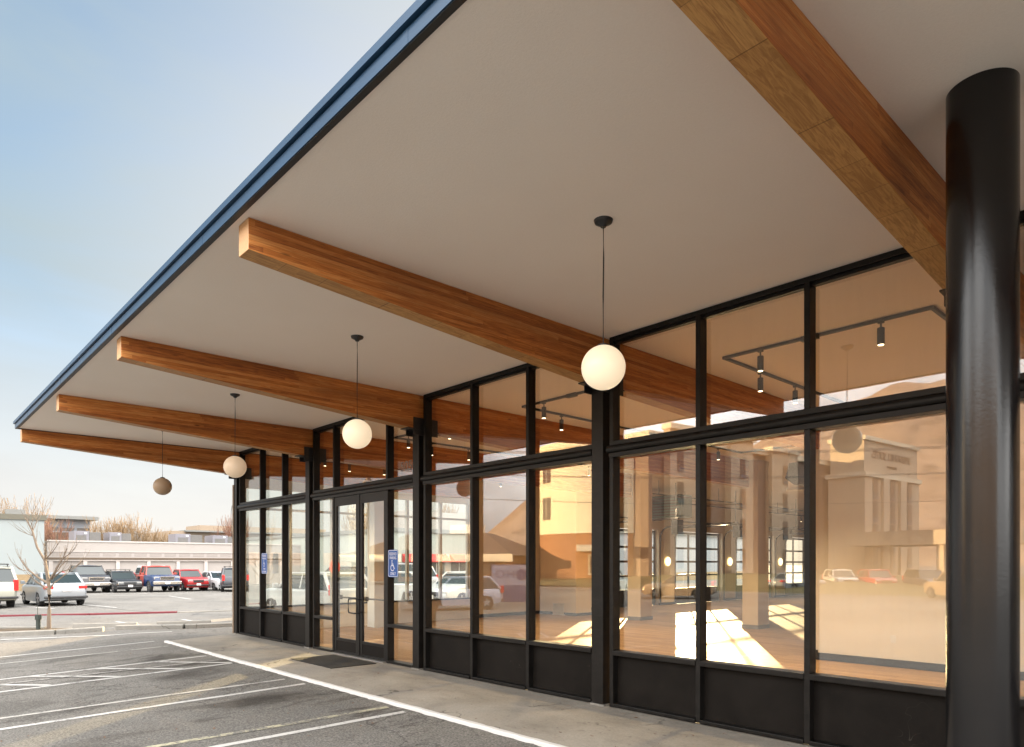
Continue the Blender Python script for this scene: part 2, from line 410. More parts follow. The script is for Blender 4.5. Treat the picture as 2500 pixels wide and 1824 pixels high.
def ext(a, b, y0):
    # the line through a and b, carried on to y0
    t = (y0-b[1])/(a[1]-b[1]); return (b[0]+(a[0]-b[0])*t, y0)
ln = [((-9.76,-5.35),(-9.38,-1.86)), ((-7.05,-3.67),(-6.81,-1.86)), ((-13.81,-4.95),(-13.45,-1.86)), ((-12.52,-5.08),(-12.16,-1.86)),
      ((-16.96,-4.62),(-16.74,-1.86))]
m = MB()
for a, b in ln: strip(m, ext(a, b, -7.4), b, .10, wob=.006)
for k in range(6):
    y = -1.72-k*.92
    t = lambda yy, a, b: (b[0]+(a[0]-b[0])*(yy-b[1])/(a[1]-b[1]), yy)
    ya = min(y, -1.87); a = t(ya, (-12.52,-5.08), (-12.16,-1.86)); b = t(y-1.0, (-13.81,-4.95), (-13.45,-1.86))
    strip(m, (a[0]-.04, a[1]), (b[0]+.04, b[1]), .095, .009)
setting(m.build('parking_lines', M['white_line']))
m = MB()
strip(m, ext((-7.56,-4.11),(-7.15,-1.66),-7.4), (-7.17,-1.86), .10, wob=.008)
setting(m.build('faded_parking_lines', M['faded_line']))
m = MB()
for a, b in [((-10.41,-5.08),(-9.97,-1.9)), ((-15.87,-4.73),(-15.61,-1.9))]: strip(m, ext(a, b, -7.4), b, .09, wob=.01)
strip(m, (-13.3,-5.4), (-12.7,-1.9), .05, .0135, .01)
setting(m.build('old_parking_lines', M['old_line']))
m = MB()
for a, b in [((-37.96,-1.87),(-33.62,-1.07)), ((-38.06,.34),(-32.52,.97)), ((-47.7,4.2),(-44.3,6.4)), ((-44.3,6.4),(-38.5,5.83)),
             ((-23.8,-1.02),(-21.34,-.84)), ((-23.27,.71),(-20.72,.79)), ((-21,-4.19),(-19.2,-2.16)), ((-19.2,-2.16),(-18.9,-.86)),
             ((-52.6,5.3),(-48.,2.)), ((-51.,7.6),(-47.9,4.4)), ((-49.3,9.8),(-47.2,7.6)), ((-24.6,-3.2),(-22.4,-2.75))]:
    strip(m, a, b, .11, .006)
setting(m.build('far_parking_lines', M['white_line']))
m = MB()
strip(m, (-36.9,.2), (-29.5,.9), .05); strip(m, (-29.5,.9), (-27.2,1.4), .05); strip(m, (-25.4,1.7), (-22.5,4.), .06); strip(m, (-28.2,3.6),(-25.4,1.7), .05)
setting(m.build('tar_seams', simple('tar', (.012,.012,.012), .5)))

# sidewalk and its painted kerb
m = MB(); m.prism([(-16.30,-1.72),(8,-1.72),(8,.05),(-16.95,.05)], 'z', -.3, 0.)
setting(m.build('sidewalk', M['concrete']))
m = MB()
n = 260; V = []; F = []
rw = random.Random(3)
for i in range(n+1):
    x = -16.35 + 24.3*i/n; j = rw.uniform(-.014,.014); k2 = rw.uniform(-.004,.004)
    pr = [(-1.695+k2*2, -.02), (-1.695+k2*2, .005), (-1.752+j*.7, .006), (-1.764+j*.7, -.004), (-1.770+j*1.1, -.16)]
    for y, z in pr: V.append((x, y, z))
    if i:
        for q in range(4): F.append(((i-1)*5+q, i*5+q, i*5+q+1, (i-1)*5+q+1))
F.append((0,1,2,3,4)); F.append(tuple(n*5+q for q in range(5)))
m.add(V, F)
setting(m.build('painted_kerb', M['white_kerb'], smooth=True))

# far kerbs of the lot (low cast kerbs)
def kerb_run(name, pts, w, h, mat, lift=0):
    m = MB()
    for a, b in zip(pts[:-1], pts[1:]):
        a, b = Vector((*a,0)), Vector((*b,0)); d = (b-a).normalized(); s = Vector((-d.y,d.x,0))*w/2
        za, zb = gz(a.x,a.y)-.05, gz(b.x,b.y)-.05
        P = []
        for p, z in ((a,za),(b,zb)):
            for sg, hh, k in ((-1,0,1),(-1,h+.03,1),(-1,h+.05,.8),(1,h+.05,.8),(1,h+.03,1),(1,0,1)):
                c = p + s*sg*k; P.append((c.x, c.y, z+hh))
        m.add(P, [(i, (i+1)%6, 6+(i+1)%6, 6+i) for i in range(6)] + [(5,4,3,2,1,0), (6,7,8,9,10,11)])
    return setting(m.build(name, mat))
kerb_run('island_kerb', [(-26,-7.8),(-23.4,-5.6),(-21.97,-4.09),(-21.02,-3.02)], .17, .12, M['kerbstone'])
kerb_run('island_kerb', [(-21.0,-3.0),(-20.55,-2.05)], .17, .12, M['kerbstone'])
kerb_run('island_kerb', [(-20.65,-1.72),(-19.6,-.36)], .17, .12, M['kerbstone'])
kerb_run('island_kerb', [(-19.58,-.33),(-19.3,.87),(-19.2,2.2)], .17, .12, M['kerbstone'])
kerb_run('red_kerb', [(-38,-9.5),(-33.4,-5.6),(-30.51,-3.19),(-27.94,-.91),(-26.88,1.66)], .14, .065, M['red_kerb'])
kerb_run('plain_kerb', [(-26.87,1.70),(-26.3,3.9),(-23.5,5.2)], .14, .05, M['kerbstone'])
m = MB(); m.prism([(-24.2,-4.9),(-22.1,-3.9),(-21.2,-2.9),(-20.9,-2.2),(-21.9,-2.3),(-23.2,-3.0)], 'z', gz(-22,-3)-.1, gz(-22,-3)+.03)
setting(m.build('tree_bed_soil', M['dirt']))
def wheel_stop(a, b, label):
    a, b = Vector((*a,0)), Vector((*b,0)); L = (b-a).length
    c = (a+b)/2
    m = MB(); m.prism([(-.09,-.06),(.09,-.06),(.055,.115),(-.055,.115)], 'x', -L/2, L/2)
    o = m.build('wheel_stop', M['kerbstone'], bevel=.012, loc=(c.x,c.y,gz(c.x,c.y)), rot=(0,0,math.atan2((b-a).y,(b-a).x)))
    tag(o, label, 'wheel stop', 'concrete wheel stops by the far kerb')
wheel_stop((-22.15,-2.45), (-21.31,-1.06), 'concrete wheel stop just beyond the kerb, second one from the young tree')
wheel_stop((-21.1,-.62), (-20.77,.75), 'concrete wheel stop nearest the corner of the glass storefront')
wheel_stop((-24.2,-4.3), (-23.0,-2.95), 'concrete wheel stop right behind the trunk of the young tree')

# ------------------------------------------------------------------ the storefront building
B = thing('storefront_building', 'long glass storefront with black frames, timber beams and a flat cantilevered roof', 'storefront')
PX = [-16.724, -12.924, -9.124, -5.324, -1.524, 2.276, 6.076]     # right face of each beam
ZS = 4.385                                                        # soffit
def bz(y):
    pts = [(-4.29,4.135),(0,3.835),(2,3.76),(10.8,3.68)]
    for (a,za),(b,zb) in zip(pts[:-1],pts[1:]):
        if y <= b: return za+(zb-za)*(y-a)/(b-a)
    return pts[-1][1]
# roof
m = MB(); m.box(-16.72, 9, -4.345, 36, ZS, ZS+.12); rf = m.build('roof', M['soffit'], B)
m = MB(); m.box(-16.70, 9, -4.32, 36, ZS+.125, ZS+.16); m.build('roof_membrane', M['roofing'], rf)
m = MB()
m.box(-16.775, 9, -4.40, -4.350, 4.372, 4.452); m.box(-16.80, 9, -4.425, -4.36, 4.462, 4.512); m.box(-16.77,9,-4.385,-4.352,4.452,4.462)
m.box(-16.775, -16.725, -4.350, 36, 4.372, 4.452); m.box(-16.80, -16.735, -4.36, 36, 4.462, 4.512); m.box(-16.76,-16.735,-4.352,36,4.452,4.462)
m.build('fascia', M['fascia'], rf)
for q in range(8):
    x = -15.2+q*3.05; m = MB(); m.box(x-.025, x+.025, -4.4015, -4.352, 4.3715, 4.4515); m.build('fascia_splice', M['fascia'], rf)
m = MB(); m.box(-16.765, 9, -4.392, -4.350, 4.3665, 4.3745); m.box(-16.765, -16.715, -4.350, 36, 4.3665, 4.3745); m.build('drip_edge', M['fascia_dark'], rf)

# beams on their posts with steel saddles
for i, x1 in enumerate(PX[:6]):
    x0 = x1-.195
    ys = [-4.29,0,2,10.75]
    poly = [(y, bz(y)) for y in ys] + [(10.75,ZS-.002),(-4.29,ZS-.002)]
    m = MB(); m.prism(poly, 'x', x0, x1); bm_ = m.build('beam', M['wood'], B, bevel=.004)
    m = MB()
    for xa, xb in ((x1+.001,x1+.013),(x0-.013,x0-.001)): m.box(xa, xb, -.16, .31, 3.745, 4.02)
    m.prism([(-.26,bz(-.26)-.004),(-.26,bz(-.26)-.018),(.33,bz(.33)-.018),(.33,bz(.33)-.004)], 'x', x0-.018, x1+.018)
    m.build('saddle_bracket', M['black'], bm_)
    m = MB(); m.box(x1-.185, x1-.012, -.045, .13, 0., 3.80)
    po = m.build('post', M['steel'], B, bevel=.004)
    m = MB(); m.box(x1-.205, x1+.008, -.06, .15, 0, .022); m.build('base_plate', M['kerbstone'], po)
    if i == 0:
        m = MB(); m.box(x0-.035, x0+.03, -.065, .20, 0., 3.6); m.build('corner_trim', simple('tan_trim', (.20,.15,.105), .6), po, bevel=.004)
        m = MB(); m.tube([(x0-.02,-.075,3.1),(x0-.05,-.085,2.95),(x0-.02,-.08,2.7),(x0-.045,-.08,2.5),(x0-.02,-.075,2.3)], .006, 5); m.build('loose_cable', M['black'], po)

GY = .105      # glass plane
def frame_bay(i, xl, xr, mull_lo, mull_up, doors=None):
    # transom
    m = MB(); m.box(xl, xr, -.012, .13, 2.955, 3.008); m.box(xl, xr, .0, .13, 3.095, 3.150)
    m.build('transom_rail', M['steel'], B, bevel=.003)
    m = MB()
    prof = [(.02,3.010),(-.030,3.010),(-.046,3.024),(-.050,3.05),(-.042,3.078),(-.026,3.093),(.02,3.093)]
    m.prism(prof, 'x', xl-.01 if i else xl, xr+.003); m.build('transom_cover', M['steel'], B, smooth=True, angle=50)
    if i in (2,3):
        xs = xl+.42; m = MB(); m.prism([(y-.002 if y < .01 else y, z+(.002 if z > 3.05 else -.0015)) for y, z in prof], 'x', xl-.012, xs); m.build('splice_cover', M['steel'], B, smooth=True, angle=50)
    # head
    m = MB(); m.box(xl, xr, .0, .125, ZS-.055, ZS-.003); m.box(xl, xr, .035, .10, ZS-.085, ZS-.055); m.build('head_rail', M['steel'], B, bevel=.002)
    # side jambs
    for xa, xb in ((xl, xl+.055), (xr-.03, xr)):
        for z0, z1 in ((.0, 2.955), (3.15, ZS-.055)):
            m = MB(); m.box(xa, xb, .0, .13, z0, z1); m.build('jamb', M['steel'], B, bevel=.003)
    for xc in mull_lo:
        m = MB(); m.box(xc-.0275, xc+.0275, -.002, .13, .012, 2.955); m.build('mullion', M['steel'], B, bevel=.003)
    for xc in mull_up:
        m = MB(); m.box(xc-.0275, xc+.0275, -.002, .13, 3.15, ZS-.055); m.build('mullion', M['steel'], B, bevel=.003)
    # glass above
    e = [xl+.055]+[v for c in mull_up for v in (c-.0275, c+.0275)]+[xr-.03]
    for a, b in zip(e[0::2], e[1::2]):
        m = MB(); m.box(a, b, GY-.004, GY+.004, 3.15, ZS-.055); m.build('window_pane', M['glass'], B)
    # below
    e = [xl+.055]+[v for c in mull_lo for v in (c-.0275, c+.0275)]+[xr-.03]
    for kx, (a, b) in enumerate(zip(e[0::2], e[1::2])):
        if doors and kx == doors: continue
        m = MB(); m.box(a, b, -.014, .13, .615, .672); m.build('sill', M['steel'], B, bevel=.006)
        m = MB(); m.box(a, b, -.02 , .13, .012, .050); m.build('base_rail', M['steel'], B, bevel=.004)
        m = MB(); m.box(a, b, GY-.004, GY+.004, .672, 2.955); m.build('window_pane', M['glass'], B)
        m = MB()
        if doors: m.box(a, b, GY-.004, GY+.004, .05, .615); m.build('window_pane', M['glass'], B)
        else: m.box(a, b, .085, .12, .05, .615); m.build('kick_panel', M['panel'], B)
mid = lambda a, b, f: a+(b-a)*f
for i in range(6):
    xl, xr = PX[i]+.05, PX[i+1]-.20
    if i == 0: frame_bay(i, xl-.02, xr, [-15.455,-14.28], [-15.455,-14.28])
    elif i == 1: frame_bay(i, xl, xr, [-12.035,-10.145], [-12.02,-10.15], 1)
    elif i == 2: frame_bay(i, xl, xr, [-7.868,-6.682], [-7.868,-6.682])
    elif i == 3: frame_bay(i, xl, xr, [-4.072,-2.905], [-4.072,-2.905])
    else: frame_bay(i, xl, xr, [mid(xl,xr,.333),mid(xl,xr,.667)], [mid(xl,xr,.333),mid(xl,xr,.667)])
# doors
for k, (xa, xb) in enumerate(((-12.005,-11.118),(-11.062,-10.175))):
    st = .085
    m = MB()
    m.box(xa, xa+st, .01, .055, .02, 2.95); m.box(xb-st, xb, .01, .055, .02, 2.95)
    m.box(xa+st, xb-st, .01, .055, 2.785, 2.95); m.box(xa+st, xb-st, .01, .055, .25, .30); m.box(xa+st, xb-st, .01, .055, .02, .06)
    d = m.build('door', M['steel'], B, bevel=.003)
    m = MB(); m.box(xa+st, xb-st, .028, .036, .30, 2.785); m.build('door_pane', M['glass'], d)
    m = MB(); m.box(xa+st, xb-st, .020, .045, .06, .25); m.build('kick_plate', M['panel'], d)
    sg = 1 if k == 0 else -1; xh = xb-st*.45 if k == 0 else xa+st*.45
    m = MB(); x2 = xh-.20*sg
    for px in ([(xh,.008),(xh,-.055)],):
        m.tube([(xh,.02,.84),(xh,-.04,.80),(xh-.0*sg,-.06,.83),(xh,-.06,1.03),(xh,-.04,1.06),(xh,.02,1.04)] if k else
               [(xh,.02,.80),(xh-.02,-.035,.79),(xh-.19,-.05,.80),(xh-.21,-.05,.83),(xh-.21,-.05,1.02),(xh-.19,-.05,1.05),(xh-.02,-.035,1.06),(xh,.02,1.05)], .013, 8)
    m.build('pull_handle', M['black'], d, smooth=True)
    m = MB(); m.tube([(xa+st,.10,1.06),(xb-st,.10,1.06)], .016, 6); m.box(xa+.02,xa+.12,.06,.12,1.02,1.10); m.build('push_bar', M['black'], d)
m = MB(); m.box(-11.117,-11.063,.0,.05,.02,2.95); m.build('astragal', M['steel'], B)
m = MB(); m.box(-12.01,-10.17,-.06,.10,.0,.016); m.build('threshold', M['alu'], B)
text_mesh('street_number', '505', .235, simple('number_vinyl', (.20,.17,.14), .6), B, (-9.70, GY-.007, 3.32), (R(90),0,0), .001)

# left end wall: glazing, pier and the sectional doors, all in the plane x = WX
WX = -16.80
m = MB(); m.box(WX-.06, WX+.06, .13, 7.15, -.1, .60); m.build('low_wall', M['cream'], B)
m = MB(); m.box(WX-.075, WX+.10, .13, 7.15, .60, .64); m.build('stool', M['steel'], B)
m = MB(); m.box(WX-.06, WX+.06, .13, 7.15, 3.53, ZS-.002); m.build('header_wall', M['ceil_white'], B)
ml = [.16,1.33,2.50,3.66,4.88,6.07,7.12]
M['pale_frame'] = simple('pale_frame_paint', (.42,.41,.38), .5)
for y in ml:
    m = MB(); m.box(WX-.05, WX+.05, y-.035, y+.035, .64, 3.53); m.build('side_mullion', M['pale_frame'], B)
for a, b in zip(ml[:-1], ml[1:]):
    m = MB(); m.box(WX-.045, WX+.045, a+.035, b-.035, 3.02, 3.075); m.build('side_transom', M['pale_frame'], B)
    m = MB(); m.box(WX-.004, WX+.004, a+.035, b-.035, .64, 3.02); m.build('window_pane', M['glass_side'], B)
    m = MB(); m.box(WX-.004, WX+.004, a+.035, b-.035, 3.075, 3.53); m.build('window_pane', M['glass_side'], B)
m = MB(); m.box(-16.3, -15.95, 3.28, 3.63, 0, 3.9); m.build('pier', M['ceil_white'], B)   # slim pale pier behind the doors
DO = [(13.25,16.98),(18.13,21.85),(23.02,26.74),(27.90,31.62)]
ed = [7.15]+[v for d in DO for v in d]+[34.0]
m = MB()
for a, b in zip(ed[0::2], ed[1::2]): m.box(WX-.12, WX+.12, a, b, -.1, 3.06)
m.box(WX-.12, WX+.12, 7.15, 34.0, 3.06, ZS-.002)
m.build('side_wall', M['cream'], B)
m = MB()
for a, b in zip(ed[0::2], ed[1::2]): m.box(WX+.122, WX+.135, a, b, .0, .10)
m.build('baseboard', M['black'], B)
for (a, b) in DO:
    m = MB(); fr = .075
    xs = WX-.10
    zs = [0,.62,1.20,1.77,2.34,2.92]
    ysx = [a+fr+(b-a-2*fr)*t/3 for t in range(4)]
    m.box(xs, xs+.05, a, a+fr, 0, 3.04); m.box(xs, xs+.05, b-fr, b, 0, 3.04)
    m.box(xs, xs+.05, a+fr, b-fr, 2.94, 3.04); m.box(xs, xs+.05, a+fr, b-fr, 0, .10)
    for z in zs[1:5]: m.box(xs, xs+.05, a+fr, b-fr, z-.042, z+.042)
    for y in ysx[1:3]:
        for z0, z1 in zip([.10]+[z+.042 for z in zs[1:5]], [z-.042 for z in zs[1:5]]+[2.94]): m.box(xs, xs+.05, y-.042, y+.042, z0, z1)
    g = m.build('sectional_door', M['black'], B)
    m = MB(); m.box(xs+.02, xs+.028, a+fr, b-fr, .655, 2.94); m.build('door_panes', M['glass_side'], g)
    m = MB(); m.box(xs+.015, xs+.035, a+fr, b-fr, .10, .585); m.build('door_skirt', M['black'], g)
    m = MB()
    for y in (a-.05, b+.05):
        pts = [(WX+.17,y,.1),(WX+.17,y,2.75)]
        for q in range(1,7):
            t = R(90*q/6); pts.append((WX+.17+.42*(1-math.cos(t)), y, 2.75+.42*math.sin(t)))
        pts.append((WX+3.6, y, 3.20)); m.tube(pts, .035, 6)
        m.tube([(WX+3.5,y,3.2),(WX+3.5,y,ZS)], .015, 4)
    m.tube([(WX+.2,a-.05,3.45),(WX+.2,b+.05,3.45)], .03, 6)
    m.build('door_track', M['black'], g)
    m = MB(); m.box(WX+.14, WX+.46, a-.30, a+.06, 2.9, 3.5); m.build('door_opener', M['black'], g)
# big pier with grille
m = MB(); m.box(WX+.12, -15.06, 10.2, 10.95, 0, ZS-.002); pr = m.build('pier', M['cream'], B)
m = MB(); m.box(WX+.12, -15.05, 10.19, 10.96, 0, .09); m.build('pier_base', M['black'], pr)
m = MB()
for q in range(8): m.box(-16.05+q*.062, -16.02+q*.062, 10.165, 10.19, .02, .36)
m.box(-16.09,-15.53,10.17,10.19,.0,.02); m.box(-16.09,-15.53,10.17,10.19,.36,.39); m.build('return_grille', M['duct'], pr)
# interior columns
for x0, x1 in ((-13.08,-12.60),(-9.31,-8.87),(-5.52,-5.08)):
    m = MB(); m.box(x0, x1, 10.34, 10.92, 0, ZS-.003); c = m.build('column', M['cream'], B, bevel=.008)
    m = MB(); m.box(x0-.012, x1+.012, 10.328, 10.932, 0, .10); m.build('column_base', simple('grey_base', (.16,.15,.14), .6) if 'gb' not in M else M['gb'], c)
# back, right and partition walls, floor
m = MB(); m.box(WX-.12, 6.3, 34.0, 34.2, -.1, ZS-.002); m.build('back_wall', M['cream'], B)
m = MB(); m.box(6.1, 6.3, .13, 34.0, -.1, ZS-.002); m.build('end_wall', M['cream'], B)
m = MB(); m.box(-5.43, 6.1, 5.88, 6.06, 0, ZS-.003); w = m.build('partition_wall', M['white_wall'], B)
m = MB(); m.box(-5.40, 6.1, 5.862, 5.879, 0, .125); m.box(-5.46,-5.37,5.85,6.08,0,.17); m.build('baseboard', M['black'], w)
m = MB(); m.box(-4.18,-4.10,5.868,5.879,.40,.52); m.build('wall_outlet', M['plate'], w)
m = MB(); m.box(WX-.1, 6.3, -.0, 34.2, -.15, -.004); m.build('floor', M['floor'], B)

# black steel column outside
m = MB(); m.lathe([(.1745,0),(.1745,4.384)], (0,0,0), 64); cpost = m.build('steel_column', M['column'], None, smooth=True, loc=(-1.088,-1.80,0))
tag(cpost, 'thick round glossy black steel column holding up the canopy', 'column')

# ------------------------------------------------------------------ pendants
def pendant(x, mat, label):
    t = thing('pendant_lamp', label, 'pendant lamp', (x,-2.222,ZS), 0, 'globe pendants under the canopy')
    m = MB(); m.lathe([(.02,-.055),(.03,-.04),(.068,-.02),(.075,0)], n=28); m.build('canopy', M['black'], t, smooth=True)
    rr = random.Random(int(x*10)); 
    m = MB(); m.tube([(0,0,-.03),(.003,0,-.3),(-.002,0,-.6),(0,0,-.985)], .0055, 6); m.build('cord', M['black'], t)
    m = MB(); m.lathe([(.045,-.995),(.045,-.975),(.02,-.965)], n=20); m.build('cap', M['black'], t, smooth=True)
    r = .172; pf = [(.001,-r)] + [(r*math.sin(R(a)), -r*math.cos(R(a))) for a in range(6,172,6)] + [(.03,r*.985)]
    m = MB(); m.lathe(pf, (0,0,-1.152), 40); m.build('globe', mat, t, smooth=True, angle=80)
    return t
pendant(-3.505, M['globe_bright'], 'lit white globe pendant nearest the thick black column')
pendant(-7.272, M['globe_bright'], 'lit globe pendant hanging beside the second timber beam, before the glass doors')
pendant(-11.066, M['globe_warm'], 'dim warm globe pendant in front of the far corner post')
pendant(-14.86, M['globe_dim'], 'unlit brownish globe pendant hanging against the sky')

# ------------------------------------------------------------------ track lights
def spot(parent, x, y, z, lit=True):
    m = MB(); m.tube([(x,y,z),(x,y,z-.09)], .010, 6); m.box(x-.03,x+.03,y-.02,y+.02,z-.02,z+.012)
    m.lathe([(.036,-.255),(.038,-.25),(.038,-.075),(.03,-.07)], (x,y,z), 16); o = m.build('spot_head', M['black'], parent, smooth=True)
    m = MB(); m.lathe([(.030,-.259),(.030,-.256)], (x,y,z), 14); m.build('spot_lens', M['lamp_face'], o)
labels = ['black track light loop seen through the upper panes nearest the round black column',
          'black track light loop in the second bay from the round black column',
          'black track light loop above the glass double doors', 'black track light loop in the far corner bay']
for i, x0 in enumerate((-4.75,-8.54,-12.48,-16.1)):
    t = thing('track_light', labels[i], 'track light', (x0,1.68,4.358), 0, 'ceiling track lights inside')
    m = MB(); w_, l_ = (2.40 if i < 3 else 2.2), 7.2; e = .017
    m.box(-e, w_+e, -e, e, -.012, .022); m.box(-e, e, e, l_, -.012, .022); m.box(w_-e, w_+e, e, l_, -.012, .022); m.box(-e, w_+e, l_, l_+2*e, -.012, .022)
    m.box(1.02,1.22,-.03,.03,-.03,.03)
    m.build('rail', M['black'], t)
    for px, py in ((.50,0),(1.90,0),(0,.95),(0,2.0),(0,4.2),(0,6.2),(w_,2.),(w_,5.)): spot(t, px, py, -.01)
m = MB()
t = thing('track_light', 'long black track light rail in front of the sectional doors inside', 'track light', (-13.2,11.6,3.9), 0, 'ceiling track lights inside')
m.box(-.017,.017,0,20,0,.034); m.box(-1.42,-1.386,0,20,0,.034)
for q in range(6):
    for px in (0,-1.403): m.tube([(px,.5+q*3.6,.03),(px,.5+q*3.6,.48)], .008, 5)
m.build('rail', M['black'], t)
for q in range(9): spot(t, 0 if q%2 else -1.403, 1.0+q*2.1, 0)
# sconces on the piers
for y, lb in ((17.555,'round lit wall lamp on the pier beside the first sectional door'),(22.435,'round lit wall lamp on the pier beside the second sectional door'),(27.32,'round lit wall lamp on the pier farthest inside')):
    t = thing('wall_lamp', lb, 'wall lamp', (WX+.12,y,1.78), 0, 'round wall lamps between sectional doors')
    m = MB(); m.lathe([(.05,0),(.05,.035)], n=18, axis='x'); m.build('mount', M['black'], t)
    m = MB(); m.lathe([(.17,.036),(.18,.05),(.15,.075),(.05,.085)], n=28, axis='x'); m.build('disc', M['sconce'], t, smooth=True)
# ceiling gear
m = MB(); m.lathe([(.20,-.0),(.20,.95)], n=24); m.lathe([(.27,-.07),(.20,0)], n=24)
tag(m.build('air_duct', M['duct'], None, smooth=True, loc=(-7.35,9.3,3.45)), 'white round air duct dropping from the ceiling inside', 'air duct')
m = MB(); m.prism([(-.55,-.18),(-.35,-.34),(.35,-.34),(.55,-.10),(.5,.16),(-.45,.16)], 'y', -.18, .18)
tag(m.build('ceiling_speaker', M['black'], None, bevel=.02, loc=(-6.72,8.7,3.78)), 'black angular loudspeaker hung from the ceiling beside the air duct', 'loudspeaker')
m = MB(); m.prism([(-.5,-.2),(-.35,-.3),(.4,-.3),(.5,.1),(.4,.3),(-.5,.3)], 'y', -.2, .2)
tag(m.build('ceiling_speaker', M['black'], None, bevel=.02, loc=(-9.9,18.5,3.75)), 'black loudspeaker farther inside, right of the cream column', 'loudspeaker')
m = MB(); m.box(-.8,.8,-.35,.35,-.4,.4); hm = m.build('unit_heater', M['teal'], None, bevel=.03, loc=(-14.6,14.6,3.72)); tag(hm, 'teal box heater hung from the ceiling above the sectional doors', 'heater')
m = MB()
for q in range(7): m.box(-.7,.7,-.36,-.352,-.32+q*.1,-.28+q*.1)
m.build('louvre', M['black'], hm)

# door mat
m = MB(); m.box(-.75,.75,-.42,.42,0,.012)
mt = m.build('door_mat', M['mat'], None, loc=(-10.95,-.59,.001), bevel=.004); tag(mt, 'flat black door mat on the sidewalk before the glass doors', 'door mat')

# ------------------------------------------------------------------ accessible parking signs
def wheelchair(parent, cx, cz, s, y):
    m = MB()
    def arc(x, z, r, a0, a1, w, n=18):
        V = []; F = []
        for i in range(n+1):
            t = R(a0+(a1-a0)*i/n)
            for rr in (r-w/2, r+w/2): V.append((cx+s*(x+rr*math.cos(t)), y, cz+s*(z+rr*math.sin(t))))
            if i: F.append((2*i-2,2*i-1,2*i+1,2*i))
        m.add(V, F)
    def bar(x0,z0,x1,z1,w):
        dx,dz = x1-x0,z1-z0; L = math.hypot(dx,dz); nx,nz = -dz/L*w/2, dx/L*w/2
        m.add([(cx+s*a, y, cz+s*b) for a,b in ((x0+nx,z0+nz),(x1+nx,z1+nz),(x1-nx,z1-nz),(x0-nx,z0-nz))], [(0,1,2,3)])
    arc(-.15,.95,.0525,0,360,.105); bar(-.16,.83,-.13,.30,.13); bar(-.13,.52,.20,.52,.09); bar(-.14,.31,.22,.31,.12)
    bar(.20,.33,.36,-.10,.12); bar(.34,-.08,.50,-.02,.10); arc(-.05,.02,.40,110,330,.095)
    return m.build('wheelchair_symbol', M['sign_white'], parent)
def park_sign(x0, lines, label, small=None):
    w, h = .305, .457; t = thing('parking_sign', label, 'parking sign', (x0+w/2,-.028,1.70), 0, 'blue reserved parking signs on the storefront')
    def rr(hw, hh, r):
        P = []
        for cxx, czz, a in ((hw-r,hh-r,0),(-hw+r,hh-r,90),(-hw+r,-hh+r,180),(hw-r,-hh+r,270)):
            for q in range(6): P.append((cxx+r*math.cos(R(a+18*q)), czz+r*math.sin(R(a+18*q))))
        return P
    m = MB(); m.prism(rr(w/2,h/2,.03), 'y', 0, .003); m.build('sign_plate', M['sign_blue'], t)
    o, i_ = rr(w/2-.008,h/2-.008,.025), rr(w/2-.015,h/2-.015,.02); n = len(o)
    m = MB(); m.add([(a,-.001,b) for a,b in o]+[(a,-.001,b) for a,b in i_], [(k,(k+1)%n,n+(k+1)%n,n+k) for k in range(n)]); m.build('border', M['sign_white'], t)
    for body, z, s, sx in lines: text_mesh('lettering', body, s, M['sign_white'], t, (0,-.0015,z), (R(90),0,0), .0004, sx=sx)
    wheelchair(t, -.01, -.075 if not small else -.03, .125 if not small else .10, -.0016)
    return t
park_sign(-10.062, [('RESERVED',.158,.072,.68),('PARKING',.092,.068,.72),('ONLY',-.172,.072,.85)], 'blue reserved parking sign with a wheelchair and ONLY beside the glass doors')
park_sign(-15.305, [('RESERVED',.168,.066,.72),('PARKING',.108,.062,.76),('VAN',-.122,.062,.9),('ACCESSIBLE',-.182,.048,.82)], 'blue reserved parking sign with wheelchair and VAN in the far corner bay', 1)
# ------------------------------------------------------------------ vehicles
M['tyre'] = simple('tyre_rubber', (.018,.018,.019), .85, 0, .2, 20)
M['rim'] = simple('alloy_rim', (.42,.42,.43), .3, .9, .1)
M['steelrim'] = simple('grey_steel_rim', (.16,.16,.16), .45, .6, .1)
M['under'] = simple('dark_underbody', (.012,.012,.012), .9)
M['trim'] = simple('dark_trim', (.02,.02,.021), .5)
M['head'] = simple('clear_headlamp', (.35,.35,.34), .12, .3, .1, 20)
M['tail'] = simple('red_tail_lens', (.55,.02,.02), .2, 0, .2, 20, 0, .5, .3)
M['amber'] = simple('amber_lens', (.65,.16,.02), .2, 0, .2, 20, 0, .5, .3)
def car_glass():
    k = NT('car_glass'); b = k.pbsdf((.018,.026,.028), .05, 0, None, .45); return k.m
M['cglass'] = car_glass()
def paint(name, col, metal=.0, rough=.28): return simple(name, col, rough, metal, .04, 2, 0, .4, .35)
P_ = dict(silver=paint('silver_car_paint', (.24,.26,.28), .25), white=paint('white_car_paint', (.36,.37,.38)), black=paint('black_car_paint', (.014,.015,.018)),
          grey=paint('dark_grey_car_paint', (.026,.024,.027), .1), red=paint('red_car_paint', (.26,.016,.016)), faded=paint('faded_red_paint', (.30,.05,.035), 0, .45),
          blue=paint('navy_car_paint', (.010,.028,.085)), champagne=paint('champagne_car_paint', (.34,.34,.29), .2), tan=paint('tan_car_paint', (.30,.22,.15), .3),
          lav=paint('pale_silver_paint', (.36,.36,.41), .3), char=paint('charcoal_car_paint', (.03,.033,.04), .2))

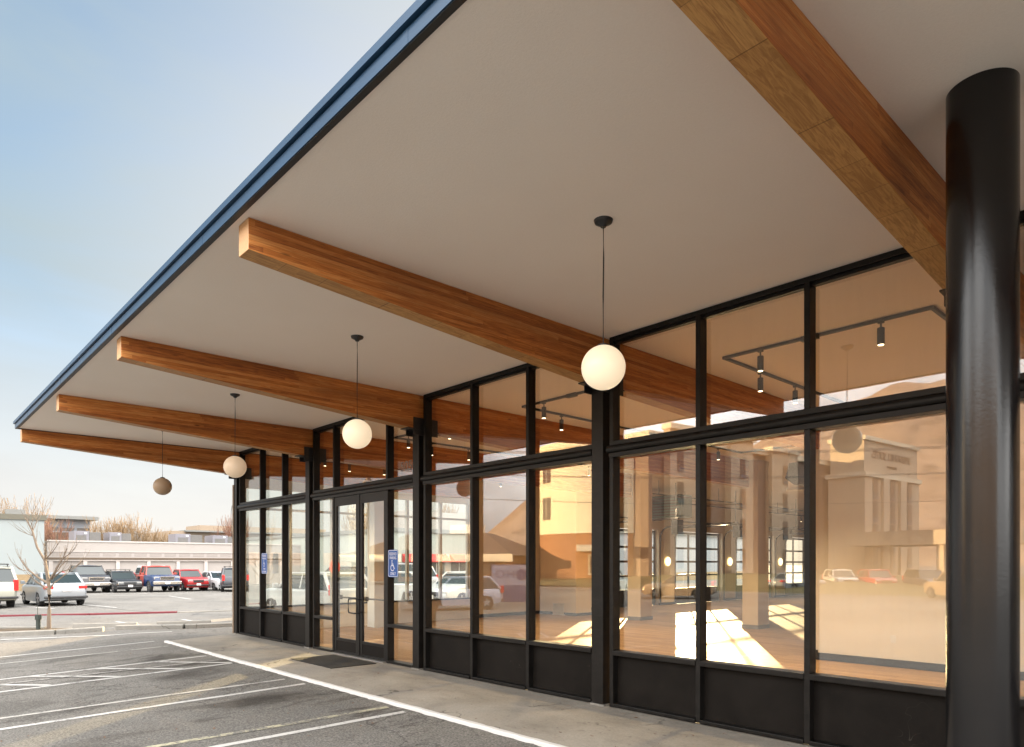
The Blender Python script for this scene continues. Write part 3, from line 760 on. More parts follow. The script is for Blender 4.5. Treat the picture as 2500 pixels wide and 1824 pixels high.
def make_car(name, label, cat, loc, heading, group, L=4.6, W=1.78, H=1.46, wb=2.65, wr=.33, clear=.20, belt=.92, hood=.86, hoodlow=.72,
             x_ws=.95, x_rf=.25, x_rr=-1.1, x_rg=-1.75, deck=.95, body='silver', roofmat=None, front=None, bed=False, split=None,
             grille='trim', chrome=False, rim='rim', rack=False, lamps='head', spoiler=False, capmat=None, front_axle=.85, plates=True, tail_tall=False):
    t = thing(name, label, cat, loc, heading, group)
    w = W/2; h2 = L/2; xf = h2-front_axle; xr = xf-wb; ra = wr*1.18
    def arch(xc, zc, n=9): return [(xc-ra*math.cos(R(a)), zc+ra*math.sin(R(a))) for a in [180*i/n for i in range(n+1)] if zc+ra*math.sin(R(a)) > clear+.02]
    zb = clear
    rear = [(-h2+.12, zb+.10), (-h2+.01, zb+.22), (-h2, .55 if not bed else .62), (-h2+.03, deck-.10), (-h2+.10, deck)]
    ar, af = arch(xr, wr), arch(xf, wr)
    poly = rear + [(x_rg, belt+.0)] + [(x_ws, belt)] + [((x_ws+h2)/2, hood+.015), (h2-.30, hood-.03), (h2-.10, hoodlow+.02), (h2-.01, hoodlow-.12), (h2, .50), (h2-.03, zb+.16), (h2-.14, zb+.03)]
    poly += list(reversed([(p[0], p[1]) for p in af])) and [(p[0], p[1]) for p in af[::-1]]
    poly += [(xf-ra-.06, zb), (xr+ra+.06, zb)] + [(p[0], p[1]) for p in ar[::-1]] + [(xr-ra-.05, zb+.03)]
    def clip(pl, xs, keep):
        o = []
        for i in range(len(pl)):
            a, b = pl[i], pl[(i+1) % len(pl)]
            ia, ib = (a[0]-xs)*keep >= 0, (b[0]-xs)*keep >= 0
            if ia: o.append(a)
            if ia != ib: tt = (xs-a[0])/(b[0]-a[0]); o.append((xs, a[1]+(b[1]-a[1])*tt))
        return o
    def shell(pl, nm, mat, parent):
        zc = .55; m = MB(); n = len(pl); lay = []
        for y, s in ((-w,.0),(-w+.035,.55),(-w+.11,1.),(w-.11,1.),(w-.035,.55),(w,.0)):
            ring = []
            for x, z in pl:
                k = 1-s
                xx = x*(1-.055*k); zz = z-(.085*k if z > .62 else 0)
                yy = y*(1-.10*max(0,(abs(x)-h2*.55)/(h2*.45))**2)
                ring.append((xx, yy, zz))
            lay.append(ring)
        V = [p for r_ in lay for p in r_]; F = [tuple(range(n)), tuple(range(5*n, 6*n))[::-1]]
        for j in range(5):
            for i in range(n): F.append((j*n+i, j*n+(i+1)%n, (j+1)*n+(i+1)%n, (j+1)*n+i))
        m.add(V, F); return m.build(nm, mat, parent, smooth=True, angle=32)
    if split is not None:
        shell(clip(poly, split, -1), 'body', P_[body], t); shell(clip(poly, split+.004, 1), 'front_clip', P_[front], t)
    else: shell(poly, 'body', P_[body], t)
    m = MB(); m.box(-h2+.25, h2-.25, -w+.16, w-.16, zb+.05, .62); m.build('underbody', M['under'], t)
    # cabin
    bw, rw_ = w-.09, w*.76; zr = H-.05; zb_ = belt-.012
    A = lambda s: Vector((x_ws, s*bw, zb_)); Bf = lambda s: Vector((x_rf, s*rw_, zr)); Cr = lambda s: Vector((x_rr, s*rw_, zr)); D = lambda s: Vector((x_rg, s*bw, zb_))
    def pane(nm, pts, off):
        m = MB(); pts = [Vector(p) for p in pts]; nn = (pts[1]-pts[0]).cross(pts[2]-pts[0]).normalized(); c = sum(pts, Vector())/len(pts)
        if nn.dot(c-Vector((0,0,.8))) < 0: nn = -nn
        k = len(pts); m.add([p for p in pts]+[p+nn*off for p in pts], [tuple(range(k)), tuple(range(k,2*k))]+[(i,(i+1)%k,k+(i+1)%k,k+i) for i in range(k)])
        return m.build(nm, M['cglass'], t)
    sh = lambda p, q, f: p+(q-p)*f
    pane('windscreen', [A(-1),A(1),Bf(1),Bf(-1)], .012)
    pane('rear_window', [D(-1),D(1),Cr(1),Cr(-1)], .012)
    for s in (-1, 1): pane('side_window', [A(s),Bf(s),Cr(s),D(s)], .008)
    rmat = P_[roofmat or body]
    m = MB(); V = []; F = []
    for i, x in enumerate((x_rf+.10, x_rf-.04, (x_rf+x_rr)/2, x_rr+.04, x_rr-.09)):
        for j in range(7):
            f = -1+j/3; V.append((x, f*(rw_+.02), zr-.015+(.065-.03*abs(i-2)/2)*(1-f*f*.9)-(.035 if i in (0,4) else 0)))
    for i in range(4):
        for j in range(6): F.append((i*7+j,i*7+j+1,(i+1)*7+j+1,(i+1)*7+j))
    k0 = len(V)
    V += [(x, y, z-.045) for x, y, z in V[:]]
    F += [tuple(k0+i for i in f[::-1]) for f in F[:24]]
    per = [i for i in range(7)]+[i*7+6 for i in range(1,5)]+[28+j for j in range(5,-1,-1)]+[i*7 for i in range(3,0,-1)]
    for a, b in zip(per, per[1:]+per[:1]): F.append((a, b, k0+b, k0+a))
    m.add(V, F); m.build('roof', rmat, t, smooth=True, angle=50)
    m = MB()
    for s in (-1, 1):
        for p, q, r_ in ((A(s),Bf(s),.045),(D(s),Cr(s),.06 if not bed else .05)): m.tube([p+Vector((0,0,-.02)), q], r_, 6)
        for f in ((.42,) if not bed else ()):
            m.tube([sh(A(s),D(s),f+.03), sh(Bf(s),Cr(s),f-.08)], .032, 6)
        m.tube([Bf(s)+Vector((0,0,.0)), Cr(s)], .035, 6)
    m.build('pillar', rmat, t, smooth=True)
    # lamps, grille, bumpers, plate, mirrors
    for s in (-1, 1):
        m = MB(); m.box(h2-.16, h2-.015, s*(w-.31)-.17, s*(w-.31)+.17, hoodlow-.20, hoodlow-.03); m.build('headlight', M[lamps], t, bevel=.02)
        m = MB()
        if tail_tall: m.box(-h2+.005, -h2+.18, s*(w-.14)-.09, s*(w-.14)+.085, .80, deck+.12)
        else: m.box(-h2+.0, -h2+.30, s*(w-.24)-.15, s*(w-.24)+.18, deck-.25, deck-.12)
        m.build('tail_light', M['tail'], t, bevel=.02)
        m = MB(); m.box(x_ws-.22, x_ws-.10, s*(w+.10)-.08, s*(w+.10)+.08, belt+.0, belt+.15 if not bed else belt+.24); m.tube([(x_ws-.15,s*(w-.08),belt+.02),(x_ws-.15,s*(w+.06),belt+.06)], .025, 6)
        m.build('mirror', P_[body] if not bed else M['trim'], t, bevel=.03)
    m = MB(); m.box(h2-.10, h2+.006, -w*.42, w*.42, hoodlow-.23, hoodlow-.05); g = m.build('grille', M['trim'], t, bevel=.015)
    if chrome:
        m = MB()
        m.box(h2-.06,h2+.022,-w*.46,w*.46,hoodlow-.06,hoodlow-.015); m.box(h2-.06,h2+.022,-w*.46,w*.46,hoodlow-.265,hoodlow-.225)
        for yy in (-w*.46, w*.42): m.box(h2-.06,h2+.022,yy,yy+w*.04,hoodlow-.225,hoodlow-.06)
        m.box(h2-.06,h2+.018,-w*.42,w*.42,hoodlow-.15,hoodlow-.13)
        m.build('grille_surround', M['chrome'], g)
    bm1 = 'chrome' if chrome else None
    m = MB(); m.box(h2-.14, h2+(.09 if chrome else .035), -w+.06, w-.06, .36+ (clear-.2), .36+(clear-.2)+(.22 if chrome else .10)); m.build('bumper', M['chrome'] if chrome else M['trim'], t, bevel=.03)
    m = MB(); m.box(-h2-(.07 if chrome else .03), -h2+.12, -w+.06, w-.06, .36+(clear-.2), .36+(clear-.2)+(.2 if chrome else .10)); m.build('bumper', M['chrome'] if chrome else M['trim'], t, bevel=.03)
    if plates:
        for xx, z in ((-h2-.018, deck-.28 if not tail_tall else .62), (h2+.04+(.055 if chrome else 0), .47+(clear-.2))):
            m = MB(); m.box(xx-.006, xx+.006, -.15, .15, z-.075, z+.075); m.build('licence_plate', M['plate'], t)
    if rack:
        m = MB()
        for s in (-1, 1): m.tube([(x_rf-.1,s*rw_*.9,H+.06),(x_rr+.1,s*rw_*.9,H+.06)], .02, 6)
        for x in (x_rf-.35, x_rr+.35): m.box(x-.03,x+.03,-rw_*.95,rw_*.95,H+.06,H+.09); m.box(x-.02,x+.02,-rw_*.9-.02,-rw_*.9+.02,H-.03,H+.07); m.box(x-.02,x+.02,rw_*.9-.02,rw_*.9+.02,H-.03,H+.07)
        m.build('roof_rack', M['trim'], t)
    if spoiler:
        m = MB(); m.box(x_rr-.22, x_rr+.02, -rw_, rw_, H-.055, H-.02); m.build('spoiler', rmat, t, bevel=.01)
    if bed:
        m = MB(); m.box(-h2+.14, x_rg-.08, -w+.16, w-.16, deck-.02, deck+.012); m.build('bed_floor', M['under'], t)
    if capmat:
        m = MB(); V = [(-h2+.12,-bw,belt),(-h2+.12,bw,belt),(x_rg+.02,bw,belt),(x_rg+.02,-bw,belt),(-h2+.40,-rw_,zr+.03),(-h2+.40,rw_,zr+.03),(x_rr-.05,rw_,zr+.04),(x_rr-.05,-rw_,zr+.04)]
        m.add(V, [(0,3,2,1),(4,5,6,7),(0,1,5,4),(1,2,6,5),(2,3,7,6),(3,0,4,7)]); cp = m.build('rear_cap', P_[capmat], t, bevel=.03)
        for s in (-1, 1):
            q = [Vector((-h2+.30,s*(bw+.004),belt+.09)),Vector((x_rg-.10,s*(bw+.004),belt+.09)),Vector((x_rg-.10,s*(rw_+.055),zr-.12)),Vector((-h2+.46,s*(rw_+.055),zr-.12))]
            m = MB(); m.add(q, [(0,1,2,3)]); m.build('cap_window', M['cglass'], cp)
    # wheels
    for x in (xf, xr):
        for s in (-1, 1):
            yo = s*(w-.115)
            m = MB(); m.lathe([(wr*.62,-.10),(wr*.93,-.105),(wr,-.075),(wr,.075),(wr*.93,.105),(wr*.62,.10)], (x,yo,wr), 26, 'y'); wh = m.build('wheel', M['tyre'], t, smooth=True, angle=35)
            m = MB(); yy = yo+s*.085
            m.lathe([(wr*.60,-.012),(wr*.64,.012),(wr*.60,.012),(wr*.56,-.006),(.001,-.006)] if s > 0 else [(wr*.60,.012),(wr*.64,-.012),(wr*.60,-.012),(wr*.56,.006),(.001,.006)], (x,yy,wr), 26, 'y')
            for q in range(5):
                a = R(72*q+18); dx, dz = math.cos(a), math.sin(a); px, pz = -dz*.038, dx*.038
                y1, y2 = yy-.008*s, yy+.026*s
                V = []
                for y_ in (y1, y2):
                    V += [(x+dx*.02+px,y_,wr+dz*.02+pz),(x+dx*wr*.6+px*.8,y_,wr+dz*wr*.6+pz*.8),(x+dx*wr*.6-px*.8,y_,wr+dz*wr*.6-pz*.8),(x+dx*.02-px,y_,wr+dz*.02-pz)]
                m.add(V, [(0,1,2,3),(4,5,6,7),(0,1,5,4),(1,2,6,5),(2,3,7,6),(3,0,4,7)])
            m.build('rim', M[rim], wh)
    return t

def hd(dx, dy): return math.atan2(dy, dx)
def put(front_axle_mid, h, L, fa):          # car centre from the middle of its front axle
    d = Vector((math.cos(h), math.sin(h))); p = Vector(front_axle_mid) - d*(L/2-fa); return (p.x, p.y, gz(p.x, p.y))
GF = 'cars parked along the pale wall'
H1 = hd(.998,.02)
SUVK = dict(L=4.75, W=1.85, H=1.70, wb=2.75, wr=.37, clear=.24, belt=1.08, hood=1.02, hoodlow=.90, x_ws=1.05, x_rf=.45, x_rr=-1.75, x_rg=-2.2, deck=1.08, tail_tall=True)
make_car('pickup_truck', 'dark grey pickup truck with chrome grille, at the near end of the parked row', 'pickup truck', put((-54.95,4.6),H1,5.9,.95), H1, GF,
   L=5.9, W=2.0, H=1.93, wb=3.7, wr=.43, clear=.36, belt=1.28, hood=1.24, hoodlow=1.12, x_ws=1.45, x_rf=.85, x_rr=-.55, x_rg=-.95, deck=1.30, body='grey', bed=True, chrome=True, rim='steelrim', front_axle=.95, tail_tall=True)
make_car('station_wagon', 'black station wagon with a roof rack parked beside the dark pickup', 'car', put((-53.75,6.4),H1,4.75,.92), H1, GF,
   L=4.75, W=1.76, H=1.50, wb=2.67, clear=.21, belt=.95, hood=.92, hoodlow=.78, x_ws=.9, x_rf=.25, x_rr=-1.55, x_rg=-2.15, deck=.98, body='black', rack=True, front_axle=.92, chrome=False, tail_tall=True)
make_car('old_truck', 'old red and blue truck with a white rear cap, in the middle of the row', 'truck', put((-52.55,8.45),H1,4.6,.85), H1, GF,
   L=4.6, W=1.98, H=1.88, wb=2.65, wr=.42, clear=.40, belt=1.22, hood=1.20, hoodlow=1.12, x_ws=.65, x_rf=.28, x_rr=-.62, x_rg=-.80, deck=1.22, body='faded', front='blue', split=.40, chrome=True, rim='steelrim', capmat='white', front_axle=.85, tail_tall=True)
make_car('pickup_truck', 'small bright red pickup between the old truck and the white sedan', 'pickup truck', put((-52.75,10.6),H1,4.9,.85), H1, GF,
   L=4.9, W=1.72, H=1.60, wb=2.95, wr=.34, clear=.25, belt=1.05, hood=1.0, hoodlow=.88, x_ws=.95, x_rf=.45, x_rr=-.60, x_rg=-.95, deck=1.07, body='red', bed=True, chrome=False, rim='rim', tail_tall=True)
make_car('sedan', 'older white sedan parked between the red pickup and a dark car', 'car', put((-52.1,12.6),H1,4.8,.95), H1, GF,
   L=4.8, W=1.79, H=1.42, wb=2.73, body='white', belt=.93, hood=.88, hoodlow=.76, x_ws=.95, x_rf=.2, x_rr=-.95, x_rg=-1.6, deck=.98, front_axle=.95)
H2 = hd(-.999,-.06)
make_car('suv', 'dark charcoal SUV at the far end, cut off by the storefront corner', 'car', (-50.4,12.55,gz(-50.4,12)), hd(-.95,.3), GF, body='char', rack=True, **SUVK)
GN = 'cars parked nose to the left'
def rearput(rear_axle_mid, h, L, fa, wb):
    d = Vector((math.cos(h), math.sin(h))); p = Vector(rear_axle_mid) + d*(wb/2 + (L/2-fa-wb/2)*0) - d*((L/2-fa)-wb/2); return (p.x, p.y, gz(p.x,p.y))
make_car('sedan', 'silver sedan with red tail lights parked behind the young bare tree', 'car', rearput((-36.55,-.35),H2,4.62,.93,2.7), H2, GN,
   L=4.62, W=1.77, H=1.49, wb=2.70, body='silver', belt=.95, hood=.90, hoodlow=.74, x_ws=1.15, x_rf=.40, x_rr=-1.05, x_rg=-1.85, deck=1.03, front_axle=.93)
make_car('suv', 'pale champagne SUV cut off by the photo edge beside the silver sedan', 'car', (-38.5,-3.05,gz(-38.5,-3.05)), H2, GN,
   L=5.1, W=1.98, H=1.86, wb=2.95, wr=.40, clear=.30, belt=1.18, hood=1.12, hoodlow=1.0, x_ws=1.05, x_rf=.5, x_rr=-2.1, x_rg=-2.42, deck=1.15, body='champagne', rack=True, tail_tall=True, rim='steelrim')
HK = dict(L=4.3, W=1.78, H=1.50, wb=2.63, clear=.2, belt=.98, hood=.93, hoodlow=.80, x_ws=.95, x_rf=.25, x_rr=-1.55, x_rg=-2.0, deck=1.0, tail_tall=True)
GB = 'cars seen through the far glass wall'
make_car('hatchback', 'white hatchback seen through the far corner panes', 'car', (-20.9,4.1,gz(-20.9,0)), hd(-.995,-.1), GB, body='white', **HK)
make_car('sedan', 'white sedan seen low behind the glass doors and sidelight', 'car', (-26.5,10.6,gz(-26.5,0)), hd(-.8,-.6), GB, body='white', belt=.95, deck=1.0)
make_car('suv', 'dark SUV seen through the left glass door', 'car', (-31.5,11.0,gz(-31.5,0)), hd(-.8,-.6), GB, body='black', **SUVK)
make_car('van', 'silver grey van seen through the glass doors', 'van', (-36,17.2,gz(-36,0)), hd(-.9,-.43), GB, body='lav', **{**SUVK, 'H':1.9, 'x_ws':1.5, 'x_rf':.8})
make_car('sedan', 'white sedan seen through the wide pane right of the doors', 'car', (-22.6,11.6,gz(-22.6,0)), hd(.3,-.95), GB, body='white', belt=.95, deck=1.0)
make_car('sedan', 'silver car seen through a sectional door far inside', 'car', (-24.0,22.5,gz(-24,0)), hd(-.5,.85), GB, body='silver', belt=.95, deck=1.0)

# mirrored in the shop glass: the street behind the camera
GR = 'cars mirrored in the shop glass'
def ax2(front, rear, L, wb, fa):
    f, r_ = Vector(front), Vector(rear); d = (f-r_).normalized(); c = (f+r_)/2 - d*((L/2-fa)-wb/2); return (c.x, c.y, gz(c.x, c.y)), math.atan2(d.y, d.x)
l_, h_ = ax2((-26.9,-12.6),(-25.9,-15.1), 4.45, 2.66, .9)
make_car('crossover', 'pale silver crossover mirrored in the wide panes right of the doors', 'car', l_, h_, GR, L=4.45, W=1.8, H=1.60, wb=2.66, wr=.35, clear=.24, belt=1.02, hood=.98, hoodlow=.86, x_ws=.95, x_rf=.35, x_rr=-1.55, x_rg=-2.05, deck=1.02, body='lav', rack=True, tail_tall=True, spoiler=True, front_axle=.9)
l_, h_ = ax2((-26.2,-30.0),(-23.8,-31.2), 4.4, 2.62, .9)
make_car('hatchback', 'tan hatchback mirrored in front of the interior columns', 'car', l_, h_, GR, body='tan', **{**HK, 'L':4.4})
make_car('sedan', 'silver sedan mirrored in the big pane by the black column', 'car', (-25.3,-47.5,gz(-25,-47)), hd(.35,-.94), GR, body='silver', belt=.95, deck=1.0)
make_car('suv', 'tan grey SUV with bright wheels mirrored next to the black column', 'car', (-12.2,-40.6,gz(-12,-40)), hd(-.75,-.66), GR, body='tan', **SUVK)
for x, y, bd, lb in ((-24.2,-53.,'white','white SUV mirrored behind the silver sedan'), (-21.0,-52.,'red','dark red SUV mirrored in the middle of the big pane'), (-16.8,-50.,'char','charcoal SUV mirrored behind the tan grey one')):
    make_car('suv', lb, 'car', (x,y,gz(x,y)), hd(.6,.8), GR, body=bd, **SUVK)
make_car('suv', 'white SUV mirrored small beside the blue information board', 'car', (-60,-55,-.1), hd(.8,-.6), GR, body='white', **SUVK)

# ------------------------------------------------------------------ trees
def branch(m, p, d, L, r, depth, rg, spread=.5, up=.25, minr=.004, n=5, kids=(2,3)):
    pts = [p]; rads = [r]; q = p.copy(); dd = d.copy(); k = 4
    for i in range(k):
        dd = (dd + Vector((rg.uniform(-.16,.16), rg.uniform(-.16,.16), rg.uniform(-.05,.16)+up*.12))).normalized()
        q = q + dd*L/k; pts.append(q.copy()); rads.append(max(minr, r*(1-.55*(i+1)/k)))
    m.tube(pts, rads, n if r > .02 else 3, cap=False)
    if depth <= 0: return
    for b in range(rg.randint(*kids)):
        f = rg.uniform(.35, 1.0); i = min(k-1, int(f*k)); s = pts[i] + (pts[i+1]-pts[i])*(f*k-i)
        a = rg.uniform(0, 2*math.pi); sd_ = Vector((math.cos(a), math.sin(a), rg.uniform(-.1,.5)))
        nd = (dd*(1-spread*.6) + sd_*spread + Vector((0,0,up))).normalized()
        branch(m, s, nd, L*rg.uniform(.55,.85), max(minr, r*.55), depth-1, rg, spread, up, minr, n, kids)
    branch(m, q, (dd+Vector((0,0,up*.3))).normalized(), L*.75, rads[-1], depth-1, rg, spread, up, minr, n, kids)

def to_px(u, v, d):     # a point d metres along the camera axis (for measuring only)
    y_ = .8287; a = Vector((-math.sin(y_), math.cos(y_), 0)); r_ = Vector((math.cos(y_), math.sin(y_), 0))
    return Vector((0,-6.405,1.7035)) + (a + r_*((u-1250)/1689.2532) + Vector((0,0,1))*((1375.2963-v)/1689.2532))*d
# the young street tree: main limbs measured, twigs grown from them
TB = Vector((-22.64,-2.93,gz(-22.64,-2.93)))
young = thing('young_tree', 'young bare tree with a slim trunk in the kerb island', 'tree', TB)
qp = lambda x, y, dz=0: to_px(x/3.6516, 1150+y/3.6516, 19.0+dz) - TB
rg = random.Random(5)
m = MB(); m.tube([qp(435,1432), qp(438,1250), qp(440,1100), qp(432,985)], [.058,.046,.044,.042], 10)
m.build('trunk', M['bark'], young, smooth=True)
limbs = [([(432,985),(415,880),(400,800),(330,680),(290,540),(250,460),(225,420)], .045), ([(432,990),(500,880),(560,780),(600,690)], .03), ([(435,980),(540,900),(640,870),(740,815)], .022),
         ([(425,1000),(340,950),(250,880),(190,800),(175,775)], .034), ([(430,1060),(330,990),(230,900)], .026), ([(405,800),(410,720),(390,640)], .026), ([(402,790),(470,720),(525,640)], .018),
         ([(290,540),(315,480),(330,430)], .016), ([(440,1060),(480,1000),(560,940),(690,850)], .024), ([(560,780),(620,740),(670,690)], .015), ([(300,580),(240,560),(218,550)], .012),
         ([(480,930),(560,830),(610,790)],.016), ([(290,540),(285,460),(290,400)],.014), ([(230,890),(180,880),(140,840)],.012)]
m = MB(); r2 = random.Random(11)
for pl, r in limbs:
    off = r2.uniform(-.5,.5); pts = [qp(x, y, off*i/len(pl)) for i, (x, y) in enumerate(pl)]
    m.tube(pts, [max(.006, r*(1-.75*i/(len(pts)-1))) for i in range(len(pts))], 6)
    for i in range(1, len(pts)):
        for kx in range(2):
            f = r2.random(); s = pts[i-1]+(pts[i]-pts[i-1])*f; d = (pts[i]-pts[i-1]).normalized()
            d = (d+Vector((r2.uniform(-.6,.6),r2.uniform(-.6,.6),r2.uniform(.0,.8)))).normalized()
            branch(m, s, d, r2.uniform(.18,.38), .009, 1, r2, .5, .3, .0035, 3, (0,1))
m.build('crown', M['bark'], young, smooth=True)
m = MB(); m.prism([(-.04,-.04),(.04,-.04),(.04,.04),(-.04,.04)], 'z', 0, .30); m.prism([(-.06,-.055),(.06,-.055),(.06,.055),(-.06,.055)], 'z', .30, .44); m.tube([(-.02,0,.42),(-.02,0,.64)], .010, 5)
bx = m.build('utility_pedestal', simple('green_grey_box', (.02,.03,.027), .6), None, bevel=.012, loc=(-22.60,-3.18,gz(-22.5,-3)), rot=(0,0,.6)); tag(bx, 'small dark green utility box at the foot of the young tree', 'utility box')

def bare_tree(name, label, loc, h, seed, mat, group, depth=4, spread=.55, cnt=4, trunk=.25, wide=1.):
    t = thing(name, label, 'tree', loc, 0, group); rg = random.Random(seed)
    m = MB(); m.tube([(0,0,0),(.05,.03,h*trunk*.5),(0,.05,h*trunk)], [h*.022,h*.018,h*.017], 8); m.build('trunk', mat, t, smooth=True)
    m = MB()
    for i in range(cnt):
        a = 2*math.pi*i/cnt + rg.uniform(-.4,.4); d = Vector((math.cos(a)*.55*wide, math.sin(a)*.55*wide, 1)).normalized()
        branch(m, Vector((0,.04,h*trunk*rg.uniform(.75,1.))), d, h*.31, h*.011, depth, rg, spread, .34, .016, 4, (3,4))
    m.build('crown', mat, t); return t
GT = 'bare trees beyond the pale wall'
for i, (x, y, h, sd_, mt_, lb) in enumerate([
    (-92,2.2,10.0,1,'bark_far','bare tree rising behind the white building near the photo edge'), (-93,6.2,10.0,2,'bark_far','bare tree behind the roof edge of the white building'),
    (-78,5.6,7.2,3,'bark_red','reddish bare tree against the grey building wall'), (-92,13.5,8.3,4,'bark_far','fullest golden bare tree behind the rooftop units'),
    (-93,16.0,8.4,5,'bark_far','golden bare tree just after the fullest one'), (-96,19.6,7.6,6,'bark_far','bare tree midway above the pale wall'),
    (-97,22.2,6.6,8,'bark_far','low bare tree before the brown slatted building'), (-92,27.6,9.0,7,'bark_red','sparse bare tree above the brown slatted building'),
    (-60,29.0,9.0,12,'bark_far','bare tree seen above the roofs through the far corner panes')]):
    bare_tree('bare_tree', lb, (x,y,-.9), h, sd_*3+1, M[mt_], GT, 3, .5, 5 if i not in (3,4) else 7, .2)
for x, y, h, sd_, lb in ((-58,45,9.5,21,'bare tree seen through the sidelight right of the glass doors'), (-47,44,8,22,'bare tree seen through the pane right of the doors'), (-62,39,8,23,'bare tree seen through the pane left of the doors')):
    bare_tree('bare_tree', lb, (x,y,-.5), h, sd_, M['bark_far'], GT, 4)
bare_tree('bare_tree', 'slim bare tree seen inside the pane right of the doors', (-27.,16.5,-.15), 4.2, 31, M['bark'], 'young bare trees by the lot', 3, .45, 4, .4)

# ------------------------------------------------------------------ neighbouring buildings
M['pale_pink'] = simple('pale_pink_stucco', (.32,.29,.27), .9, 0, .05, .8, .15, .2)
M['pale_trim'] = simple('pale_pink_trim', (.42,.38,.355), .9, 0, .04, 1, .1, .2)
M['band_brown'] = simple('tan_band', (.10,.072,.05), .85)
M['pale_white'] = simple('pale_blue_white_stucco', (.255,.28,.28), .9, 0, .04, .7, .15, .2)
M['cap_brown'] = simple('olive_brown_cap', (.10,.092,.068), .7)
M['ochre'] = simple('ochre_base', (.25,.18,.10), .9)
M['bluegrey'] = simple('blue_grey_wall', (.24,.255,.28), .85)
M['bgtrim'] = simple('grey_trim', (.17,.17,.16), .8)
M['bwin'] = simple('dim_window', (.10,.085,.075), .15, 0, .2, .5)
M['hvac'] = simple('hvac_sheet_metal', (.17,.165,.185), .5, .2)
M['hvac_dark'] = simple('hvac_coil', (.11,.105,.10), .7)
M['tanwall'] = simple('tan_wall', (.26,.20,.145), .9)
M['slat'] = simple('brown_slats', (.14,.11,.08), .8)
M['red_awning'] = simple('red_awning', (.40,.045,.04), .8)
M['pale_green'] = simple('pale_wall', (.32,.335,.31), .9, 0, .04, .7, .1)

# long pale wall with pilasters and a row of small panels
t = thing('pale_building', 'long low pale pink building with pilasters behind the parked row', 'building', (-70,4.2,-.6))
def P2(m, x0, x1, y0, y1, z0, z1): m.box(x0, x1, y0-4.2, y1-4.2, z0+.6, z1+.6)
m = MB(); P2(m, -14, 0, 4.2, 62, -.6, 3.64); m.build('wall', M['pale_pink'], t)
m = MB(); P2(m, 0, .20, 4.2, 62, 2.02, 2.12); P2(m, 0, .12, 4.2, 62, 2.12, 2.20); m.build('cornice', M['band_brown'], t)
m = MB(); P2(m, 0, .16, 4.2, 62, 1.90, 2.02); P2(m, -.03, .06, 4.2, 62, 3.58, 3.70); P2(m, 0, .05, 4.2, 62, 2.70,2.76); m.build('trim_band', M['pale_trim'], t)
y = 4.3
while y < 60:
    m = MB(); P2(m, 0, .14, y, y+.30, -.6, 1.895); m.build('pilaster', M['pale_trim'], t); y += 2.55
M['frieze'] = simple('frieze_pink', (.26,.23,.212), .9); y = 4.55
while y < 60:
    m = MB(); P2(m, 0, .012, y, y+1.02, 2.33, 2.62); m.build('frieze_panel', M['frieze'], t); y += 1.275
def hvac(y0, y1, z1, label, dark_first=False):
    o = thing('rooftop_unit', label, 'rooftop unit', (-73,y0,3.64), 0, 'rooftop units on the pale building'); w_ = y1-y0
    m = MB(); m.box(-1.2,1.2,0,w_*.55,.05,z1-3.64); m.build('cabinet', M['hvac'], o, bevel=.02)
    m = MB(); m.box(-1.15,1.15,w_*.555,w_,.05,z1-3.72); m.build('coil_section', M['hvac_dark'], o, bevel=.02)
    m = MB(); m.box(1.205,1.225,w_*.08,w_*.45,.12,(z1-3.64)*.62); m.build('access_panel', M['hvac_dark'], o)
    m = MB(); m.box(1.205,1.22,w_*.38,w_*.47,(z1-3.64)*.74,(z1-3.64)*.88); m.build('data_plate', M['plate'], o)
    m = MB(); m.box(-1.25,1.25,-.03,w_+.03,0,.05); m.build('curb_frame', M['hvac_dark'], o)
hvac(6.5, 8.6, 4.60, 'grey rooftop unit with a tan coil section, nearest the white building')
hvac(9.3, 11.1, 4.56, 'plain lilac grey rooftop unit between the bare trees')
hvac(15.0, 17.5, 4.58, 'grey rooftop unit in front of the brown slatted wall')
hvac(18.5, 21.2, 4.52, 'grey rooftop unit nearest the storefront corner')
# white building with a brown cap
t = thing('white_building', 'plain white building with an olive brown roof cap at the photo edge', 'building', (-64,-12,-.5))
m = MB(); m.box(-10,0,0,15.12,0,5.52); m.build('wall', M['pale_white'], t)
m = MB(); m.box(-10.1,.10,-.1,15.25,5.52,5.92); m.build('roof_cap', M['cap_brown'], t)
m = MB(); m.box(0,.03,0,15.12,0,1.35); m.build('base_band', M['ochre'], t)
m = MB(); m.box(-5.2,-4.0,13.2,14.4,5.92,6.55); m.build('chimney', M['bgtrim'], t)
m = MB(); m.box(.02,.5,10.0,11.7,1.4,2.1); tag(m.build('utility_cabinet', M['bluegrey'], None, bevel=.02, loc=(-64,-12,-.5)), 'grey metal box fixed on the white wall above the champagne SUV', 'utility box')
# grey building with a window band
t = thing('grey_building', 'blue grey building with an overhanging roof and a window band behind the reddish tree', 'building', (-100,2,-1))
m = MB(); m.box(-12,0,0,11.3,0,6.65); m.box(-12,0,0,11.3,7.1,8.1); m.box(-12,-.05,0,11.3,6.65,7.1); m.build('wall', M['bluegrey'], t)
m = MB(); m.box(-13,1.2,-1,12.0,8.1,8.5); m.build('roof', M['bgtrim'], t)
m = MB()
for q in range(7): m.box(-.05,.03,.3+q*1.6,1.6+q*1.6,6.68,7.07)
m.build('window_band', M['bwin'], t)
m = MB(); m.box(0,.04,0,11.3,4.6,6.5); m.build('lower_panel', M['band_brown'], t)
